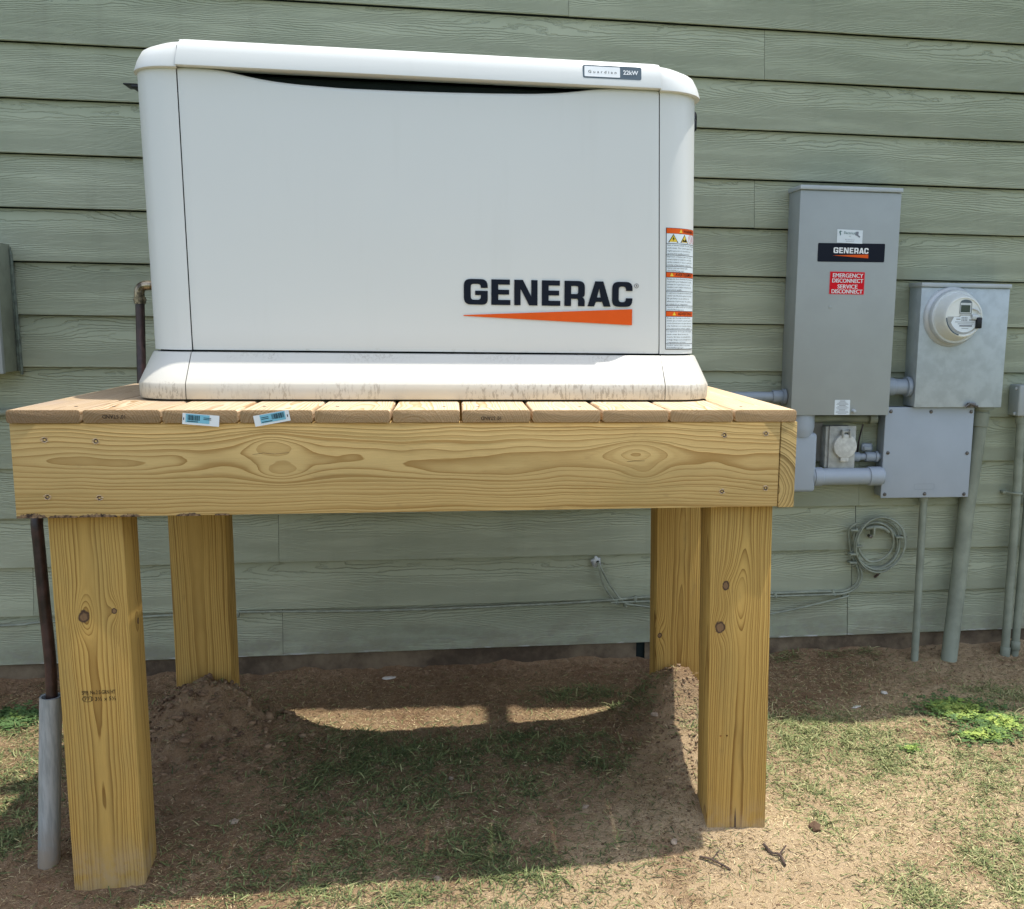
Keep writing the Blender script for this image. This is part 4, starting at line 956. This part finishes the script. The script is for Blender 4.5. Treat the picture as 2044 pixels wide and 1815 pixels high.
# receptacle
ob_ = empty('covered_receptacle', 'small weathered grey outlet box with round flap cover', 'outlet', (2.13, 1.15, -.30))
b = new(); box(b, 2.078, 2.172, 1.100, 1.150, -.303, -.162, .003); obj('box_body', b, M_outlet, ob_, smooth=40)
b = new(); box(b, 2.087, 2.1805, 1.090, 1.0985, -.303, -.1595, .002); cp = obj('cover_plate', b, M_outlet, ob_, smooth=40)
b = new(); lathe(b, [(0, .041), (.012, .041), (.0145, .0395), (.0155, .036), (.0155, 0)], (2.139, 1.0895, -.227), (0, -1, 0), 36); box(b, 2.1245, 2.1535, 1.075, 1.089, -.2795, -.262, .004)
M_flap = simple('pale_flap_plastic', (0.56, 0.57, 0.53), .55, var=.07, vs_=60)
fl = obj('flap_cover', b, M_flap, cp, smooth=40)
b = new()
box(b, 2.1235, 2.1315, 1.070, 1.089, -.198, -.171, .003); box(b, 2.1490, 2.1570, 1.070, 1.089, -.198, -.171, .003); tube(b, [(2.128, 1.080, -.177), (2.153, 1.080, -.177)], .0045, 12); obj('hinge', b, M_outlet, fl, smooth=40)
b = new(); box(b, 2.03, 2.081, 1.138, 1.1495, -.285, -.150, .001); tag(obj('backing_board', b, simple('brown_grey_board', (.17, .165, .145), .7, var=.08)), 'flat brown grey backing board behind the small outlet box', 'board')
conduit('outlet_conduit', 'short small conduit with strap joining the outlet box to the junction box', [(2.170, 1.115, -.268), (2.286, 1.115, -.268)], .0115, M_pvc, (((2.172, 1.115, -.268), (2.206, 1.115, -.268), .0165), ((2.228, 1.115, -.268), (2.262, 1.115, -.268), .0165), ((2.262, 1.115, -.268), (2.272, 1.115, -.268), .019)))
b = new(); box(b, 2.216, 2.256, 1.118, 1.128, -.250, -.222, .008, 3); box(b, 2.222, 2.248, 1.112, 1.119, -.246, -.232, .003); lathe(b, [(0, .003), (.002, .002), (.002, 0)], (2.226, 1.118, -.234), (0, -1, 0), 10); tag(obj('pipe_strap', b, M_pvc, smooth=40), 'grey plastic pipe strap above the short outlet conduit', 'strap')
conduit('hidden_conduit', 'dark conduit crossing the wall just under the transfer switch', [(2.03, 1.125, -.138), (2.25, 1.125, -.138)], .013, M_pgreen, (((2.235, 1.118, -.138), (2.262, 1.118, -.138), .018),))

conduit('meter_riser_conduit', 'thick sage painted conduit leaning from the meter box down to the ground', [(2.642, 1.119, -.098), (2.640, 1.119, -.16), (2.616, 1.119, -.451), (2.592, 1.100, -.74), (2.552, 1.058, -1.05)], .0275, M_pgreen, (((2.6415, 1.119, -.115), (2.638, 1.119, -.165), .0310), ((2.642, 1.112, -.094), (2.642, 1.112, -.106), .038)), n=24)
conduit('box_riser_conduit', 'thin sage painted conduit from the junction box down to the ground', [(2.454, 1.122, -.402), (2.454, 1.12, -.43), (2.435, 1.072, -1.05)], .0128, M_pgreen, (((2.454, 1.122, -.404), (2.454, 1.121, -.424), .0185),))
conduit('right_conduit', 'thin sage conduit at the right edge of the picture, strapped to the wall', [(2.792, 1.115, -.125), (2.800, 1.115, -.45), (2.784, 1.085, -1.05)], .0148, M_pgreen, (((2.7855, 1.087, -.955), (2.784, 1.085, -1.02), .0175), ((2.790, 1.115, -.128), (2.792, 1.115, -.155), .018)))
conduit('outer_right_conduit', 'outermost thin sage conduit at the right picture edge, beside its twin', [(2.84, 1.118, -.10), (2.846, 1.118, -.45), (2.821, 1.085, -1.05)], .0140, M_pgreen, (((2.823, 1.087, -.935), (2.822, 1.085, -.965), .0168),))
b = new(); tube(b, crom([(2.765, 1.148, -.401), (2.770, 1.125, -.401), (2.785, 1.098, -.401), (2.805, 1.096, -.401), (2.82, 1.12, -.401)], 4), .004, 8); box(b, 2.755, 2.772, 1.128, 1.15, -.406, -.396, .002); tag(obj('pipe_strap', b, M_pgreen, smooth=40), 'sage strap holding the right conduit to the wall', 'strap')
rb_ = empty('edge_box', 'grey utility box cut off by the right picture edge', 'utility box', (2.84, 1.15, -.125))
b = new(); box(b, 2.760, 2.97, 1.085, 1.15, -.128, -.020, .006, 3); obj('box_body', b, M_swgrey, rb_, smooth=40)
for zz in (-.035, -.122): b = new(); box(b, 2.752, 2.768, 1.098, 1.103, zz-.003, zz+.008, .002); obj('mounting_ear', b, M_swgrey, rb_, smooth=40)
lf = empty('left_wall_box', 'grey utility box cut off by the left picture edge', 'utility box', (-.62, 1.15, .006))
b = new(); box(b, -.82, -.4490, 1.045, 1.151, .006, .378, .003); obj('box_body', b, M_pgreen, lf, smooth=40)
b = new(); box(b, -.82, -.4400, 1.028, 1.046, .004, .380, .003); obj('box_door', b, M_swgrey, lf, smooth=40)
b = new(); tube(b, crom([(-.4455+random.uniform(-.0015, .0015), 1.146, .006+i*.031) for i in range(12)]+[(-.438, 1.144, -.004)], 4), .0045, 8)
obj('caulk_bead', b, simple('green_caulk', (.13, .16, .125), .7, var=.15, vs_=50), lf, smooth=40)
b = new(); tube(b, [(-.75, 1.135, -.125), (-.435, 1.135, -.115)], .011, 12); tag(obj('side_pipe', b, M_pgreen, smooth=60), 'short sage pipe end at the left picture edge beside the platform corner', 'pipe')

# cables along the wall
def cable(name, label, runs, r, cat='cable', m=M_pgreen2, n=8, smooth=60):
    e = None; b = new()
    for p in runs: tube(b, crom(p, 8), r, n)
    o = obj(name, b, m, smooth=smooth); tag(o, label, cat); return o
yw = 1.1385
cable('wall_cable', 'thin painted cable running level along the siding behind the posts', [[(-1.2, yw, -.782), (-.554, yw, -.780), (-.432, yw, -.773), (-.137, yw, -.765), (.141, yw, -.759), (.489, yw, -.7665), (.8, yw, -.768), (1.144, yw, -.763), (1.30, yw, -.758), (1.378, yw-.002, -.754), (1.5, yw, -.748), (1.75, yw, -.747), (1.914, yw, -.748), (2.10, yw, -.747), (2.165, yw, -.748), (2.20, yw-.004, -.742), (2.232, yw-.006, -.715), (2.236, yw-.006, -.675), (2.214, yw-.004, -.63), (2.204, yw-.004, -.60)]], .0040)
cable('wall_cable', 'second cable just below, running from the wall hole wires to the cable coil', [[(1.36, yw-.004, -.763), (1.5, yw-.004, -.762), (1.75, yw-.002, -.758), (1.95, yw-.002, -.758), (2.11, yw-.004, -.757), (2.19, yw-.010, -.752), (2.232, yw-.012, -.728), (2.246, yw-.012, -.69), (2.232, yw-.008, -.645), (2.214, yw-.006, -.61)]], .0040)
cable('sagging_cable', 'loose cable sagging below the others at the right of the platform posts', [[(1.41, yw-.006, -.768), (1.5, yw-.006, -.783), (1.62, yw-.006, -.808), (1.75, yw-.004, -.828), (1.92, yw-.004, -.820), (2.06, yw-.006, -.795), (2.185, yw-.012, -.766), (2.205, yw-.014, -.758)]], .0038)
cable('drop_wires', 'two thin wires hanging from the hole in the siding down to the cable', [[(1.314, 1.146, -.622), (1.318, 1.128, -.640), (1.330, 1.132, -.690), (1.355, 1.138, -.735), (1.375, 1.140, -.757)], [(1.316, 1.146, -.622), (1.322, 1.128, -.636), (1.350, 1.130, -.690), (1.380, 1.136, -.735), (1.408, 1.138, -.765)]], .0032)
b = bmesh.new(); bmesh.ops.create_icosphere(b, subdivisions=3, radius=.017)
for v in b.verts: k = 1+.25*math.sin(v.co.x*300+v.co.z*190)+random.uniform(-.1, .1); v.co = Vector((v.co.x*k*.95, v.co.y*.35, v.co.z*k*1.05))
bmesh.ops.translate(b, verts=b.verts, vec=(1.312, 1.150, -.622)); tag(obj('putty_plug', b, M_caulk, smooth=60), 'lumpy white putty around the hole where two wires leave the siding', 'putty')
b = new(); lathe(b, [(0, .0055), (.002, .005), (.002, 0)], (1.3155, 1.1425, -.6225), (0, -1, 0), 12)
tag(obj('wall_hole', b, M_black), 'dark hole in the white putty', 'hole')
clips = [(.151, -.762, 1, 'cable clip on the siding beside the rear left post'), (1.378, -.758, 0, 'cable clip where the first drop wire meets the level cable'), (1.412, -.768, 1, 'white cable clip where the second drop wire joins the cables'), (1.445, -.752, 0, 'small clip near the rear right post'), (1.938, -.752, 1, 'cable clip right of the front right post'), (2.150, -.750, 0, 'clip left of the bend of the cables'), (2.188, -.760, 1, 'clip bundle at the bend of the cables')]
for cx_, cz_, big, lab_ in clips:
    b = new(); box(b, cx_-.006, cx_+.006, 1.132, 1.150, cz_-.010-.004*big, cz_+.008, .003); lathe(b, [(0, .003), (.006, .003), (.007, .0015), (.007, 0)], (cx_+.001, 1.131, cz_-.008), (0, -1, 0), 8)
    tag(obj('cable_clip', b, M_pgreen2, smooth=40), lab_, 'clip', 'clips holding the wall cables')
# coil
CX_, CZ_ = 2.302, -.577
def loop(rx, rz, ox, oz, ph, yy, wob): return [(CX_+ox+rx*math.cos(a+ph)*(1+wob*math.sin(2*a+ph*3)), yy+.004*math.sin(a*2+ph), CZ_+oz+rz*math.sin(a+ph)*(1+wob*math.cos(3*a+ph))) for a in np.linspace(0, 2*PI, 12, endpoint=False)]
cc = empty('cable_coil', 'round coil of sage painted cable hanging on the siding below the junction box', 'cable coil', (CX_, 1.15, -.69))
for i, (rx, rz, ox, oz, ph, yy, r_) in enumerate([(.083, .088, -.004, -.002, 0, 1.130, .0046), (.092, .093, .002, .002, 1.0, 1.122, .0040), (.078, .080, -.006, -.010, 2.1, 1.137, .0040), (.088, .098, .000, .000, .6, 1.114, .0030), (.066, .070, -.012, .006, 3.2, 1.126, .0044)]):
    b = new(); tube(b, crom(loop(rx, rz, ox, oz, ph, yy, .025), 5, True), r_, 8, cap=False); obj('cable_loop', b, M_pgreen2, cc, smooth=60)
b = new(); tube(b, crom([(2.204, 1.138, -.60), (2.196, 1.132, -.575), (2.188, 1.126, -.54), (2.194, 1.122, -.515), (2.215, 1.120, -.500)], 6), .0042, 8); tube(b, crom([(2.208, 1.138, -.61), (2.214, 1.134, -.60), (2.228, 1.128, -.64), (2.262, 1.126, -.672), (2.31, 1.126, -.680)], 6), .0042, 8)
tube(b, crom([(2.214, 1.13, -.60), (2.208, 1.126, -.55), (2.215, 1.122, -.52), (2.222, 1.12, -.54), (2.216, 1.126, -.58)], 6), .0036, 8); obj('cable_tail', b, M_pgreen2, cc, smooth=60)
b = new(); tube(b, crom([(2.252, 1.126, -.522), (2.28, 1.120, -.516), (2.31, 1.120, -.520), (2.335, 1.126, -.535)], 5), .0072, 8); obj('taped_bundle', b, M_pgreen2, cc, smooth=60)
for px, pz, a_ in ((2.277, -.527, 1), (2.208, -.610, 0), (2.207, -.640, 0), (2.205, -.525, 0), (2.372, -.553, 0), (2.224, -.582, 0)):
    b = new(); box(b, px-.0035-.010*(1-a_), px+.0035+.010*(1-a_), 1.112, 1.142, pz-.0035-.014*a_, pz+.0035+.012*a_, .002); obj('cable_tie', b, M_pgreen2, cc, smooth=40)
b = new(); lathe(b, [(0, .006), (.02, .006), (.022, 0)], (2.274, 1.150, -.552), (0, -1, 0), 10); lathe(b, [(0, .005), (.02, .005), (.022, 0)], (2.392, 1.150, -.556), (0, -1, 0), 10); box(b, 2.372, 2.408, 1.130, 1.137, -.559, -.552, .002); obj('bolt', b, M_steel, cc, smooth=40)
b = new(); tube(b, crom([(2.318, 1.140, -.683), (2.305, 1.138, -.695), (2.298, 1.14, -.700)], 4), .0045, 6); obj('loose_end', b, M_twig, cc, smooth=60)
b = new(); tube(b, crom([(2.228, 1.145, -.16), (2.215, 1.143, -.22), (2.212, 1.143, -.29)], 4), .0028, 6); tag(obj('dark_wire', b, M_brown, smooth=60), 'thin dark wire hanging between outlet box and junction box', 'wire')
